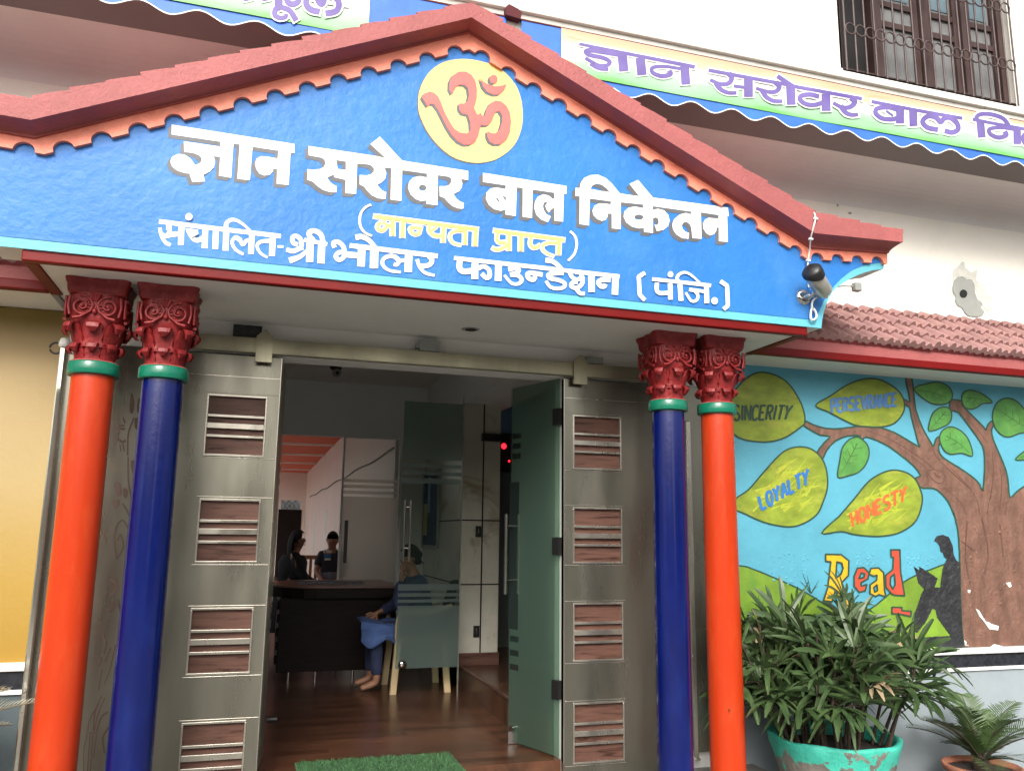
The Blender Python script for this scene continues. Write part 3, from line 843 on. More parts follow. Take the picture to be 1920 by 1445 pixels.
# second line: yellow letters edged in white
G_, H_ = zm(660, 370, K), zm(840, 380, K)
LINE2 = [(G_, [(285, 240), (1625, 412)], 52), (G_, [(412, 262), (412, 345)], 50), (G_, [(375, 322), (333, 362), (345, 408), (398, 420), (430, 392), (445, 362)], 48), (G_, [(425, 352), (520, 368)], 48), (G_, [(526, 280), (524, 488)], 58), (G_, [(656, 300), (650, 512)], 58),
         (G_, [(905, 400), (800, 383), (752, 402), (772, 452), (825, 475), (868, 455), (868, 412)], 42), (G_, [(1010, 345), (995, 395), (1010, 450), (1075, 492), (1170, 492)], 46), (G_, [(1088, 352), (1072, 392), (1012, 432)], 36), (G_, [(1180, 360), (1173, 572)], 56),
         (G_, [(1440, 430), (1345, 428), (1275, 465), (1264, 525), (1305, 585), (1400, 614)], (46, 30)), (G_, [(1458, 400), (1452, 603)], 56), (G_, [(1590, 405), (1582, 620)], 60),
         (H_, [(590, 358), (1500, 478)], 48), (H_, [(640, 385), (632, 470), (668, 512), (745, 508)], 46), (H_, [(786, 400), (785, 612)], 56), (H_, [(765, 535), (700, 585), (620, 602), (572, 578)], (48, 42)), (H_, [(940, 420), (938, 618)], 60),
         (H_, [(1068, 440), (1060, 530), (1092, 575), (1140, 572), (1185, 545)], 44), (H_, [(1410, 515), (1300, 515), (1222, 545), (1218, 600), (1272, 652), (1360, 688)], (44, 28)), (H_, [(1432, 480), (1420, 668)], 56)]
PAREN = [(G_, [(245, 97), (170, 135), (115, 210), (98, 300), (115, 390), (170, 460), (255, 502)], 32), (H_, [(1568, 370), (1632, 440), (1652, 540), (1622, 660), (1545, 748)], 32)]
P = Paint(YF - .0045)
for fn, p, wd in LINE2: P.stroke(fn, p, wd, add=22, off=(-.6, .5))
for fn, p, wd in PAREN: P.stroke(fn, p, wd)
P.build('subtitle_outline', M['white'], por)
P = Paint(YF - .0085)
for fn, p, wd in LINE2: P.stroke(fn, p, (wd[0] - 10, wd[1] - 14) if isinstance(wd, tuple) else wd - 8)
P.build('subtitle_lettering', M['yel'], por)
for fn, p, wd in PAREN: Paint(YF - .0115).stroke(fn, p, 12).build('bracket_lettering', M['cream'], por)

# third line
I1, I2, I5, I6 = zm(280, 370, K), zm(520, 370, K), zm(1000, 420, K), zm(1130, 420, K)
LINE3 = [(I1, [(125, 310), (780, 392), (1690, 500)], 56), (I1, [(135, 392), (152, 480), (200, 570), (272, 615)], 44), (I1, [(262, 345), (258, 440), (215, 500), (160, 478)], 52), (I1, [(215, 500), (268, 482), (390, 468)], 62), (I1, [(250, 345), (250, 420)], 66), (I1, [(415, 350), (404, 612)], 74),
         (I1, [(722, 375), (710, 655)], 74), (I1, [(700, 520), (610, 555), (545, 510), (490, 420)], (66, 44)), (I1, [(480, 425), (600, 450)], 55), (I1, [(560, 440), (600, 500)], 50), (I1, [(856, 410), (847, 664)], 74), (I1, [(990, 420), (980, 686)], 76), (I1, [(990, 420), (990, 340), (1050, 292), (1125, 300), (1210, 352), (1300, 430)], (62, 26)),
         (I1, [(1180, 555), (1115, 515), (1068, 560), (1076, 625), (1125, 685), (1210, 735)], (52, 34)), (I1, [(1110, 520), (1170, 560), (1202, 608), (1250, 560), (1310, 552)], 48), (I1, [(1322, 455), (1305, 728)], 72), (I1, [(1560, 562), (1450, 568), (1392, 605), (1395, 665), (1440, 728), (1518, 775)], (52, 28)), (I1, [(1590, 480), (1575, 755)], 76), (I1, [(1650, 635), (1722, 637)], 32),
         (I2, [(262, 610), (205, 585), (195, 520), (245, 500), (300, 545), (312, 615), (280, 660), (200, 695), (118, 672)], (56, 56)), (I2, [(200, 690), (330, 650)], 50), (I2, [(375, 690), (290, 765), (155, 815)], (40, 78)), (I2, [(420, 545), (414, 832)], 92), (I2, [(345, 548), (640, 605)], 50), (I2, [(572, 560), (560, 852)], 92), (I2, [(588, 580), (560, 485), (485, 435), (415, 450), (415, 505), (465, 560)], (60, 66)),
         (I2, [(735, 650), (720, 590), (775, 575), (840, 625), (862, 700), (845, 780), (785, 805), (750, 760), (785, 715), (860, 705)], 56), (I2, [(860, 735), (1060, 752)], 74), (I2, [(1085, 625), (1076, 892)], 96), (I2, [(930, 622), (2060, 758)], 60), (I2, [(1246, 645), (1240, 915)], 106), (I2, [(1005, 520), (1080, 510), (1170, 550), (1262, 650)], (72, 52)),
         (G_, [(600, 815), (545, 765), (475, 760), (405, 795), (390, 855), (425, 910), (500, 948), (625, 965)], (60, 34)), (G_, [(535, 860), (575, 868), (620, 820), (710, 812)], 46), (G_, [(728, 725), (720, 962)], 96), (G_, [(985, 760), (1025, 800), (1005, 860), (940, 885), (860, 885)], 60), (G_, [(835, 800), (865, 890), (935, 972), (1058, 1008)], (46, 36)),
         (H_, [(75, 715), (1000, 818), (1600, 885), (2200, 952)], 52), (H_, [(148, 750), (145, 840), (190, 885), (290, 880), (345, 858)], 72), (H_, [(345, 775), (342, 985)], 86), (H_, [(385, 850), (450, 822), (520, 865), (532, 945), (490, 970), (430, 915)], 56), (H_, [(646, 795), (640, 1008)], 86),
         (H_, [(770, 862), (860, 845), (905, 870), (870, 912), (795, 928)], 58), (H_, [(800, 925), (895, 938), (945, 995), (900, 1045), (810, 1035), (722, 935)], (60, 34)), (H_, [(1210, 930), (1080, 908), (1020, 920), (1030, 970), (1090, 995), (1120, 950)], 58), (H_, [(1480, 905), (1350, 912), (1285, 935), (1310, 975), (1420, 1000), (1495, 1040), (1480, 1090), (1400, 1108), (1310, 1085), (1255, 1010)], (60, 40)), (H_, [(1250, 740), (1330, 755), (1400, 800), (1458, 862)], (66, 50)),
         (H_, [(1555, 890), (1590, 960), (1650, 992), (1712, 960), (1690, 905), (1630, 900)], 50), (H_, [(1722, 950), (1720, 1040), (1650, 1100), (1580, 1075), (1600, 1030), (1660, 1020)], 54), (H_, [(1640, 1105), (1690, 1165), (1752, 1172)], 50), (H_, [(1836, 925), (1842, 1152)], 82),
         (I5, [(985, 722), (880, 722), (832, 750), (858, 800), (905, 805), (920, 775)], 58), (I5, [(1052, 650), (1042, 912)], 82), (I5, [(1425, 632), (1348, 682), (1362, 915), (1425, 978)], 42),
         (I6, [(630, 712), (1000, 752), (1385, 795)], 46), (I6, [(690, 760), (688, 850), (730, 892), (835, 888)], 52), (I6, [(860, 770), (864, 975)], 60), (I6, [(985, 780), (1000, 990)], 62), (I6, [(968, 760), (950, 690), (995, 640), (1065, 628), (1145, 672), (1242, 760)], (46, 24)), (I6, [(1105, 845), (1180, 865), (1215, 925), (1195, 985), (1130, 990), (1060, 885)], (48, 30)), (I6, [(1110, 845), (1320, 875)], 42), (I6, [(1326, 800), (1330, 1022)], 62), (I6, [(1510, 742), (1590, 797), (1600, 1055), (1548, 1095)], 42)]
P = Paint(YF - .0045)
for fn, p, wd in LINE3:
    if fn is I5 and len(p) == 4 or fn is I6 and p[0] == (1510, 742):
        for a, c in zip(p, p[1:]): P.stroke(fn, [a, c], wd, add=10)
    else: P.stroke(fn, p, wd)
P.ell(I1, (510, 258), 46, 46); P.ell(I6, (864, 652), 36, 40); P.ell(I6, (1430, 992), 42, 46)
P.poly(I1, [[(460, 405), (625, 425), (632, 480), (545, 520), (500, 460)]])
P.build('third_line_lettering', M['white'], por)

# Om emblem
O_ = zm(760, 90, K)
DISC = [(165, 690), (180, 560), (230, 430), (330, 290), (480, 190), (640, 150), (800, 145), (960, 170), (1110, 215), (1250, 290), (1360, 400), (1440, 520), (1490, 670), (1510, 850), (1500, 1000), (1460, 1140), (1400, 1250), (1300, 1350), (1170, 1430), (1020, 1470), (870, 1475), (700, 1440), (560, 1370), (420, 1250), (300, 1100), (220, 950), (175, 820)]
OM = [(602, 600), (568, 535), (572, 430), (612, 352), (690, 305), (780, 305), (852, 347), (902, 422), (922, 540), (915, 650), (882, 770), (930, 862), (945, 868), (963, 830), (990, 872), (1020, 880), (1050, 790), (1092, 712), (1160, 677), (1230, 687), (1300, 742), (1345, 832), (1360, 950), (1345, 1080), (1300, 1180), (1230, 1238), (1150, 1240), (1087, 1205), (1057, 1142), (1055, 1068), (1100, 1095), (1170, 1100), (1215, 1050), (1243, 960), (1247, 870), (1212, 812), (1165, 822), (1140, 862), (1110, 940), (1070, 993), (1010, 1000), (970, 985), (955, 1050), (935, 1130), (895, 1210), (840, 1243), (760, 1245), (680, 1205), (600, 1122), (530, 1010), (470, 890), (420, 792), (370, 727), (322, 717), (290, 755), (217, 640), (245, 587), (310, 562), (370, 577), (420, 622), (455, 692), (500, 812), (560, 930), (630, 1040), (705, 1088), (803, 1100), (842, 1055), (838, 960), (808, 862), (730, 842), (698, 800), (690, 742), (700, 712), (750, 718), (800, 690), (820, 610), (808, 520), (770, 477), (700, 470), (650, 502), (622, 552)]
CRES = [(960, 375), (1000, 430), (1070, 475), (1160, 495), (1240, 487), (1300, 465), (1270, 540), (1210, 600), (1140, 602), (1060, 570), (1000, 500)]
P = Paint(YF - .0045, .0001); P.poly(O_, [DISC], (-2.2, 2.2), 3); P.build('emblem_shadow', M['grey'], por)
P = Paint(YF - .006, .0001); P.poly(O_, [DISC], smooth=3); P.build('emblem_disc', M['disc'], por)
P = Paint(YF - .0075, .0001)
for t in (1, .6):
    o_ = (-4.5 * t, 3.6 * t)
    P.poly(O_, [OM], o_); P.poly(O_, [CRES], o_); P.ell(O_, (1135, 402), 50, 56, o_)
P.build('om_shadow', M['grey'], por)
P = Paint(YF - .0095, .0001)
P.poly(O_, [OM]); P.poly(O_, [CRES]); P.ell(O_, (1135, 402), 50, 56)
P.build('om_sign', M['omred'], por)
# ------------------------------------------------------------------ columns
def sq(a, e=3.2):
    c, s_ = math.cos(a), math.sin(a)
    return 1 / (abs(c) ** e + abs(s_) ** e) ** (1 / e)
def leaf_slab(b, ang, z0, z1, w0, r0, r1, curl, th=.012):
    """acanthus leaf: a ribbed slab rising from radius r0 to r1, its tip curling out and down"""
    ca, sa = math.cos(ang), math.sin(ang)
    n, m = 12, 10
    rows = []
    for k in range(n + 1):
        t = k / n
        if t < .72:
            q = t / .72
            rad = r0 + (r1 - r0) * q ** 1.6; z = z0 + (z1 - z0) * q
        else:
            q = (t - .72) / .28 * 2.6
            rad = r1 + curl * math.sin(q) * .9 + .0; z = z1 + curl * (math.cos(q) - 1) * .8 + curl * .25 * math.sin(q)
        wd = w0 * (1 - .12 * t) * (1 if t < .62 else math.sqrt(max(0, 1 - ((t - .62) / .38) ** 2 * .93)))
        row_ = []
        for j in range(m + 1):
            u = j / m * 2 - 1
            rib = .0038 * math.cos(u * math.pi * 4.5)
            rr = rad + rib + .006 * (1 - u * u)
            lobed = wd * (1 + .10 * math.sin(t * 22))
            row_.append((ca * rr - sa * u * lobed, sa * rr + ca * u * lobed, z))
        rows.append(row_)
    for A, B in zip(rows, rows[1:]): b.strip(A, B, True)
    back = [[(p[0] - ca * th, p[1] - sa * th, p[2] - .002) for p in r_] for r_ in rows]
    for A, B in zip(back, back[1:]): b.strip(A, B, True)
    b.strip(rows[-1], back[-1], True)
    for e in (0, m):
        b.strip([r_[e] for r_ in rows], [r_[e] for r_ in back], True)
def spiral(c, rad, turns, sgn, a0, plane, n=34):
    pts = []
    for i in range(n + 1):
        t = i / n
        a = a0 + sgn * turns * 2 * math.pi * t
        r_ = rad * (1 - t) ** .9 + .003
        pts.append((c[0] + r_ * math.cos(a), c[1] + r_ * math.sin(a)))
    return [plane(u, v, .004 * i / n) for i, (u, v) in enumerate(pts)]
CZ = 2.345                          # underside of capital above ground datum
def capital_mb():
    b = MB()
    # bell that swells and turns square
    prof = [(0, .080, 0), (.03, .084, 0), (.10, .095, .1), (.16, .108, .35), (.19, .118, .6), (.215, .126, .85), (.30, .132, 1), (.335, .128, 1)]
    rings = []
    for z, r_, q in prof:
        rings.append([(r_ * (1 - q + q * sq(a)) * math.cos(a), r_ * (1 - q + q * sq(a)) * math.sin(a), z) for a in [2 * math.pi * i / 48 for i in range(48)]])
    b.loft(rings, True, True, True)
    for i in range(8): leaf_slab(b, i * math.pi / 4, .0, .088, .034, .082, .100, .030)
    for i in range(8): leaf_slab(b, i * math.pi / 4 + math.pi / 8 * 0, .07, .185, .042 if i % 2 == 0 else .036, .096, .124 if i % 2 == 0 else .140, .034)
    # abacus with hollowed, wavy sides
    def ab(k, z):
        out = []
        for i in range(64):
            a = 2 * math.pi * i / 64
            base = .124 * sq(a, 7)
            base *= 1 + .10 * abs(math.sin(2 * a)) ** 3
            base += .004 * math.cos(8 * a)
            out.append((base * k * math.cos(a), base * k * math.sin(a), z + .003 * math.sin(5 * a)))
        return out
    b.loft([ab(.93, .325), ab(.97, .333), ab(1.0, .345), ab(1.02, .375), ab(1.06, .385), ab(1.10, .405)], True, True, True)
    # scrolls on each of the four faces
    for f in range(4):
        a = f * math.pi / 2
        ca, sa = math.cos(a), math.sin(a)
        def plane(u, v, d): return (ca * (.131 + d) - sa * u, sa * (.131 + d) + ca * u, v)
        for sg in (-1, 1):
            b.tube(spiral((sg * .058, .262), .050, 1.9, sg, math.pi / 2 - sg * .2, plane), [.0085 - .004 * i / 34 for i in range(35)], 6)
            b.tube(spiral((sg * .022, .272), .022, 1.6, -sg, math.pi / 2, plane, 24), [.006 - .003 * i / 24 for i in range(25)], 6)
            b.tube([plane(sg * .108, .215, 0), plane(sg * .117, .26, .0), plane(sg * .112, .31, 0)], .007, 6)
            b.tube([plane(sg * .092, .20, 0.004), plane(sg * .06, .206, .008), plane(sg * .015, .24, .008)], [.009, .008, .004], 6)
            b.ball(plane(sg * .058, .262, .004), .011, 10, 6)
        b.ball(plane(0, .238, .003), (.012, .012, .016), 10, 6)
        for u in (-.018, 0, .018):
            b.tube([plane(u * .3, .290, .002), plane(u, .325, .006)], [.006, .011], 6)
    return b
def column(x, y, matn, label, tmpl=None):
    if tmpl is not None:
        t = dup(tmpl, (x, y, 0), label)
        for ch in t.children:
            if ch.name.startswith('shaft'):
                ch.data = ch.data.copy(); ch.data.materials[0] = M[matn]
        return t
    t = thing('painted_column', (0, 0, 0), label, 'column', 'columns of the porch')
    rr = .0985
    MB().lathe([(rr * 1.03, -.1), (rr * 1.03, .3), (rr * 1.015, 1.2), (rr, 2.0), (rr * .985, 2.31)], n=48).build('shaft', M[matn], t)
    b = MB().lathe([(.098, 0), (.116, 0), (.119, .006), (.118, .055), (.114, .062), (.098, .064)], (0, 0, 2.285), 48); b.build('collar', M['green'], t)
    MB().lathe([(.114, .062), (.110, .067), (.085, .068)], (0, 0, 2.2855), 48, False).build('collar_rim', M['mould'], t)
    c = capital_mb(); c.xf(Matrix.Translation((0, 0, CZ))); c.build('capital', M['capital'], t)
    t.location = (x, y, 0)
    ORG[t.name] = Vector((x, y, 0))
    return t
CY = 4.42
c0 = column(-.797, CY, 'colorange', 'orange column beside the yellow wall, at one end of the porch')
column(-.477, CY, 'colblue', 'blue column standing beside the etched steel sheet', c0)
column(2.352, CY, 'colblue', 'blue column in front of the steel gate that hinges the open frosted door', c0)
column(2.688, CY, 'colorange', 'orange column beside the bushy palm and the painted mural', c0)

# ------------------------------------------------------------------ sliding gates of steel with laminate insets
GY = 4.925
def gate(x0, x1, strip_left, label):
    """x0..x1 overall; the inset frames sit at the opening side"""
    t = thing('sliding_gate', ((x0 + x1) / 2, GY, .2), label, 'gate', 'steel sliding gates at the entrance')
    w = .405
    fx0, fx1 = (x0 + .012, x0 + .012 + w) if strip_left else (x1 - .006 - w, x1 - .006)
    wx0, wx1 = (fx0 + .058, fx1 - .022) if strip_left else (fx0 + .022, fx1 - .070)
    holes, tops = [], [2.325 - .591 * k for k in range(4)]
    for zt in tops: holes.append([(wx0, zt - .357), (wx1, zt - .357), (wx1, zt - .018), (wx0, zt - .018)])
    b = MB(); b.prism([[(x0, .115), (x1, .115), (x1, 2.545), (x0, 2.545)]] + holes, GY, GY + .035)
    b.build('steel_sheet', M['steel'], t)
    b = MB().box(x0 if strip_left else x1 - .004, x0 + .004 if strip_left else x1, GY - .004, GY + .036, .2, 2.545)
    b.box(x0 + .0, x1, GY - .0025, GY, 2.418, 2.422)
    b.build('edge_trim', M['steel2'], t)
    for zt in tops:
        zb_ = zt - .375
        o = MB().box(wx0 - .004, wx1 + .004, GY + .016, GY + .03, zb_ + .012, zt - .012).build('inset_panel', M['wood'], t)
        f = MB()
        def bar(xa, xb, za, zb2, d=.008): f.box(xa, xb, GY - d, GY + .017, za, zb2)
        bar(wx0 - .008, wx1 + .008, zt - .024, zt - .012); bar(wx0 - .008, wx1 + .008, zb_ + .010, zb_ + .022)
        bar(wx0 - .008, wx0 + .002, zb_ + .022, zt - .024); bar(wx1 - .002, wx1 + .008, zb_ + .022, zt - .024)
        for za, zb2 in ((.128, .143), (.243, .258)): bar(wx0 + .002, wx1 - .002, zt - zb2, zt - za, .006)
        bar(wx0 + .002, wx1 - .002, zt - .208, zt - .177, .007)
        f.box(fx0, fx1, GY - .0035, GY - .0005, zt - .004, zt).box(fx0, fx1, GY - .0035, GY - .0005, zb_, zb_ + .004)
        f.build('inset_frame', M['steel2'], o, bevel=.0015)
    return t
gate(-.50, .105, False, 'steel sliding gate with walnut insets, next to the etched steel sheet')
gate(1.872, 2.535, True, 'steel sliding gate with walnut insets, beside the open frosted door with the tube handle')
# fixed sheets next to the gates
t = thing('steel_wall_sheet', (-.77, 4.94, .2), 'steel wall sheet with an etched flower stem, seen between two columns', 'steel panel')
MB().box(-1.03, -.505, 4.945, 4.97, .2, 2.56).build('steel_sheet', M['steel'], t)
P = Paint(4.9435)
f1 = zm(150, 720, 3.143)
for pl in ([(305, 48), (322, 110), (312, 172), (292, 160), (296, 90)], [(340, 90), (360, 85), (362, 170), (338, 165)], [(325, 200), (355, 205), (345, 265), (322, 255)], [(300, 450), (325, 455), (318, 530), (302, 500)], [(190, 690), (235, 682), (225, 725), (200, 728)], [(255, 612), (282, 625), (275, 672), (255, 660)], [(205, 580), (235, 580), (245, 640), (225, 665), (208, 630)], [(248, 185), (268, 215), (262, 235)], [(170, 1150), (215, 1145), (222, 1190), (195, 1245), (180, 1230), (205, 1190)], [(205, 1268), (212, 1310), (180, 1345), (168, 1330), (185, 1280)]):
    P.poly(f1, [pl], smooth=2)
for pt, wd in (([(318, 198), (285, 290), (280, 420)], 9), ([(283, 430), (285, 560), (302, 675)], 9), ([(250, 700), (275, 740), (292, 780)], 10), ([(265, 265), (230, 265), (218, 310), (250, 340), (268, 330)], 14), ([(222, 240), (262, 245)], 10), ([(235, 355), (240, 395)], 7), ([(252, 350), (262, 395)], 7), ([(290, 860), (250, 800), (205, 860), (205, 960), (218, 1030)], 7), ([(218, 1030), (255, 960), (240, 885), (220, 920)], 8), ([(224, 1270), (240, 1350)], 9)):
    P.stroke(f1, pt, wd)
P.build('etched_flower', M['etch'], t)
P = Paint(4.9435)
f2 = zm(0, 1160, 5.0526)
for pt, wd in (([(975, 175), (1010, 220), (985, 330)], 10), ([(1050, 270), (1000, 405)], 9), ([(1095, 240), (1040, 480), (985, 620)], 9), ([(930, 360), (960, 370), (940, 450)], 14), ([(965, 470), (935, 670)], 10), ([(965, 720), (900, 880), (885, 1060)], 12), ([(935, 800), (850, 950), (830, 1060)], 12), ([(995, 740), (930, 900), (890, 1060)], 9), ([(1020, 880), (960, 930), (915, 1060)], 14), ([(825, 1090), (795, 1250), (795, 1440)], 10), ([(855, 1090), (828, 1440)], 10), ([(880, 1090), (855, 1440)], 10), ([(915, 1090), (885, 1320)], 10), ([(1030, 1020), (975, 1120), (990, 1270)], 16), ([(815, 1075), (925, 1075)], 8)):
    P.stroke(f2, pt, wd)
P.build('etched_vase', M['etch'], t)
t = thing('steel_wall_sheet', (2.83, 4.94, .2), 'plain steel wall sheet behind the orange column, meeting the painted mural', 'steel panel')
MB().box(2.545, 3.085, 4.945, 4.97, .2, 2.56).build('steel_sheet', M['steel'], t)
tag(MB().box(2.752, 2.79, 4.922, 4.945, .16, 2.315).box(2.752, 2.79, 4.9, 4.945, .16, .175).build('door_guide', M['steel2'], None, bevel=.006), 'slim vertical steel tube on the plain steel sheet between two columns', 'steel tube')
b = MB().box(-1.062, -1.03, 4.90, 4.96, -.1, 2.535); t = b.build('door_post', M['post'], None, bevel=.008)
tag(t, 'upright steel tube post at the edge of the yellow wall', 'post')
k = MB().lathe([(.001, .05), (.02, .045), (.03, .02), (.03, 0), (.02, -.005)], (-1.04, 4.90, 2.52), 14)
o = k.build('post_cap', M['soffit'], t)
pts = [(-1.075 - .03 * math.cos(a) - .012, 4.93, 2.515 + .03 * math.sin(a)) for a in [i * .35 for i in range(18)]]
MB().tube(pts, .006, 6).build('post_hook', M['black'], t)
# overhead track with its hangers
t = thing('gate_track', (1.0, 4.9, 2.5), 'grimy overhead steel track with pointed hanger plates above the entrance', 'track')
b = MB().box(-.40, 2.62, 4.885, 4.93, 2.562, 2.648).box(-.40, 2.62, 4.868, 4.885, 2.556, 2.562); b.build('rail', M['track'], t, bevel=.004)
for cx in (.0, 1.966):
    MB().prism([[(cx - .045, 2.505), (cx + .045, 2.505), (cx + .047, 2.655), (cx, 2.70), (cx - .047, 2.655)]], 4.862, 4.884).build('hanger_plate', M['track'], t, bevel=.003)
MB().box(.91, 1.04, 4.88, 4.93, 2.650, 2.716).box(.89, .91, 4.89, 4.93, 2.668, 2.70).build('rail_box', M['mortar'], t)
MB().box(-.18, -.02, 4.93, 4.954, 2.66, 2.73).build('granite_offcut', M['granite'], t)
MB().box(2.02, 2.14, 4.90, 4.95, 2.655, 2.70).build('rail_bracket', M['mortar'], t)

# ------------------------------------------------------------------ glass doors
def leaf_glass(name, p0, p1, z0, z1, film, filmmat, label, cat, group=None, side=1):
    """vertical pane from p0 to p1 (x, y); film: list of loops in (u, z), u metres from p0"""
    a, c = Vector((p0[0], p0[1], 0)), Vector((p1[0], p1[1], 0))
    d = (c - a).normalized(); n = Vector((d.y, -d.x, 0)) * side
    t = thing(name, (p0[0], p0[1], z0), label, cat, group)
    b = MB()
    L = (c - a).length
    def at(u, z, o): return a + d * u + n * o + Vector((0, 0, z))
    b.add([at(u, z, o) for o in (-.005, .005) for z in (z0, z1) for u in (0, L)], [(0, 1, 3, 2), (4, 5, 7, 6), (0, 1, 5, 4), (2, 3, 7, 6), (0, 2, 6, 4), (1, 3, 7, 5)])
    b.build('pane', M['glass'], t)
    for loops in film:
        m = MB()
        tri = geometry.tessellate_polygon([[Vector((u, z, 0)) for u, z in l] for l in loops])
        m.add([at(u, z, .0075) for l in loops for u, z in l], [tuple(q) for q in tri])
        m.build('frosted_film', M[filmmat], t)
    return t, at, L
# open right leaf
def rect(u0, u1, z0, z1): return [(u0, z0), (u1, z0), (u1, z1), (u0, z1)]
t, at, L = leaf_glass('glass_door', (1.868, 5.0), (1.692, 5.485), .215, 2.56, [], 'frost', 'wide open frosted glass door leaf with a long tube handle', 'door', 'frosted entrance doors')
film = [(0, .215), (L, .215), (L, .92), (L - .09, .92), (L - .09, 1.90), (L, 1.90), (L, 2.56), (0, 2.56)]
holes = [rect(L - .10, L - .006, z, z + .038) for z in (.66, .75, .84, 2.06, 2.13, 2.20)]
m = MB(); lo = [film] + holes
tri = geometry.tessellate_polygon([[Vector((u, z, 0)) for u, z in l] for l in lo])
m.add([at(u, z, .0075) for l in lo for u, z in l], [tuple(q) for q in tri]); m.build('frosted_film', M['frost'], t)
b = MB().tube([at(L - .03, 1.15, .055), at(L - .03, 1.68, .055)], .0125, 12)
for z in (1.24, 1.60): b.tube([at(L - .03, z, .055), at(L - .03, z, -.055)], .008, 8)
b.tube([at(L - .03, 1.15, -.055), at(L - .03, 1.68, -.055)], .0125, 12)
b.build('handle', M['chrome'], t)
for z in (.55, 1.42, 2.25):
    b = MB(); q = [at(u, zz, o) for o in (-.014, .014) for zz in (z, z + .11) for u in (-.012, .05)]
    b.add(q, [(0, 1, 3, 2), (4, 5, 7, 6), (0, 1, 5, 4), (2, 3, 7, 6), (0, 2, 6, 4), (1, 3, 7, 5)]); b.build('hinge', M['black'], t)
b = MB().tube([at(L - .06, .30, -.02), at(L - .06, .30, .03)], .018, 12).box(*(lambda p: (p.x - .03, p.x + .03, p.y - .015, p.y + .015, .205, .28))(at(L - .05, 0, 0)))
b.build('patch_bolt', M['chrome'], t)
# left leaf, almost hidden behind the gate
t, at, L = leaf_glass('glass_door', (.10, 5.02), (.142, 5.52), .215, 2.56, [], 'frost', 'sliver of an open frosted glass door showing past the steel gate edge', 'door', 'frosted entrance doors')
lo = [rect(0, L, .215, 2.56)] + [rect(L - .1, L - .006, z, z + .038) for z in (.92, 1.01, 1.10, 1.80, 1.88, 1.96)]
m = MB(); tri = geometry.tessellate_polygon([[Vector((u, z, 0)) for u, z in l] for l in lo])
m.add([at(u, z, .0075) for l in lo for u, z in l], [tuple(q) for q in tri]); m.build('frosted_film', M['frost2'], t)
MB().tube([at(L - .04, .42, .02), at(L - .04, .42, .08)], .02, 8).build('door_stop', M['black'], t)
# inner glass door at the back of the lobby
def zat(y, Y, x=690): return on_y(x, y, Y).z
zs = [zat(v, PY) for v in (898, 904, 909, 915, 920, 926, 931, 1090, 1096, 1102, 1107, 1113)]
t, at, L = leaf_glass('inner_glass_door', (.925, PY + .02), (1.532, PY + .02), .2, 2.58, [], 'frost2', 'inner glass door with a black pull handle, at the back of the lobby behind the desk', 'door')
for z0, z1 in ((zs[1], zs[0]), (zs[3], zs[2]), (zs[5], zs[4]), (zs[7], zs[6]), (zs[9], zs[8]), (zs[11], zs[10])):
    m = MB().add([at(u, z, -.0075) for u, z in rect(0, L, z0, z1)], [(0, 1, 2, 3)]); m.build('frosted_film', M['frost2'], t)
p0 = on_y(650, 975, PY - .02); p1 = on_y(648, 1055, PY - .02)
MB().box(p0.x - .018, p0.x + .018, PY - .03, PY - .005, p1.z, p0.z).build('handle', M['black'], t)
MB().box(.905, .925, PY - .0, PY + .06, .2, 2.58).build('door_edge', M['soffit'], t)
# free-standing glass screen
t, at, L = leaf_glass('glass_screen', (1.19, 7.0), (1.712, 7.0), .45, 2.668, [], 'frost3', 'tall frosted glass screen standing in front of the seated person', 'screen')
bands = [(2.668, zat(857, 7)), (zat(866, 7), zat(873, 7)), (zat(880, 7), zat(887, 7)), (zat(893, 7), zat(903, 7)), (zat(1095, 7), zat(1107, 7)), (zat(1112, 7), zat(1119, 7)), (zat(1124, 7), zat(1130, 7)), (zat(1136, 7), .45)]
for z1, z0 in bands:
    MB().add([at(u, z, .0075) for u, z in rect(0, L, z0, z1)], [(0, 1, 2, 3)]).build('frosted_film', M['frost3'], t)
b = MB()
for x in (1.215, 1.265): b.tube([(x, 6.95, zat(1052, 6.95)), (x, 6.95, zat(935, 6.95))], .012, 10)
for z in (1.42, 1.76): b.tube([(1.215, 6.95, z), (1.265, 6.95, z)], .008, 8).tube([(1.24, 6.95, z), (1.24, 7.0, z)], .008, 8)
b.build('handle', M['chrome'], t)
b = MB().lathe([(.001, 0), (.03, 0), (.034, .01), (.034, .03), (.001, .03)], (0, 0, 0), 16).xf(Matrix.Translation((1.245, 7.0, .485)) @ Matrix.Rotation(R(90), 4, 'X')); b.build('spider_bolt', M['chrome'], t)
MB().box(1.712, 1.722, 6.99, 7.01, .2, 2.75).build('edge_post', M['steel2'], t)
# bracket and red display on the right
tag(MB().box(2.0, 2.19, 7.38, 7.44, 2.40, 2.47).build('wall_bracket', M['black'], None, bevel=.004), 'black box on the tiled pillar beside the red display', 'bracket')
t = thing('led_display', (2.6, 8.4, 2.2), 'black wall device glowing with two red lights behind the frosted door', 'display')
MB().box(2.42, 2.80, 8.40, 8.5, 2.20, 2.60).build('body', M['black'], t, bevel=.01)
p = on_y(945, 836, 8.39); MB().ball((p.x, 8.395, p.z), (.028, .012, .03), 12, 8).build('red_lamp', M['led'], t)
p = on_y(955, 864, 8.39); MB().ball((p.x, 8.395, p.z), (.010, .008, .012), 10, 6).build('red_lamp', M['led'], t)
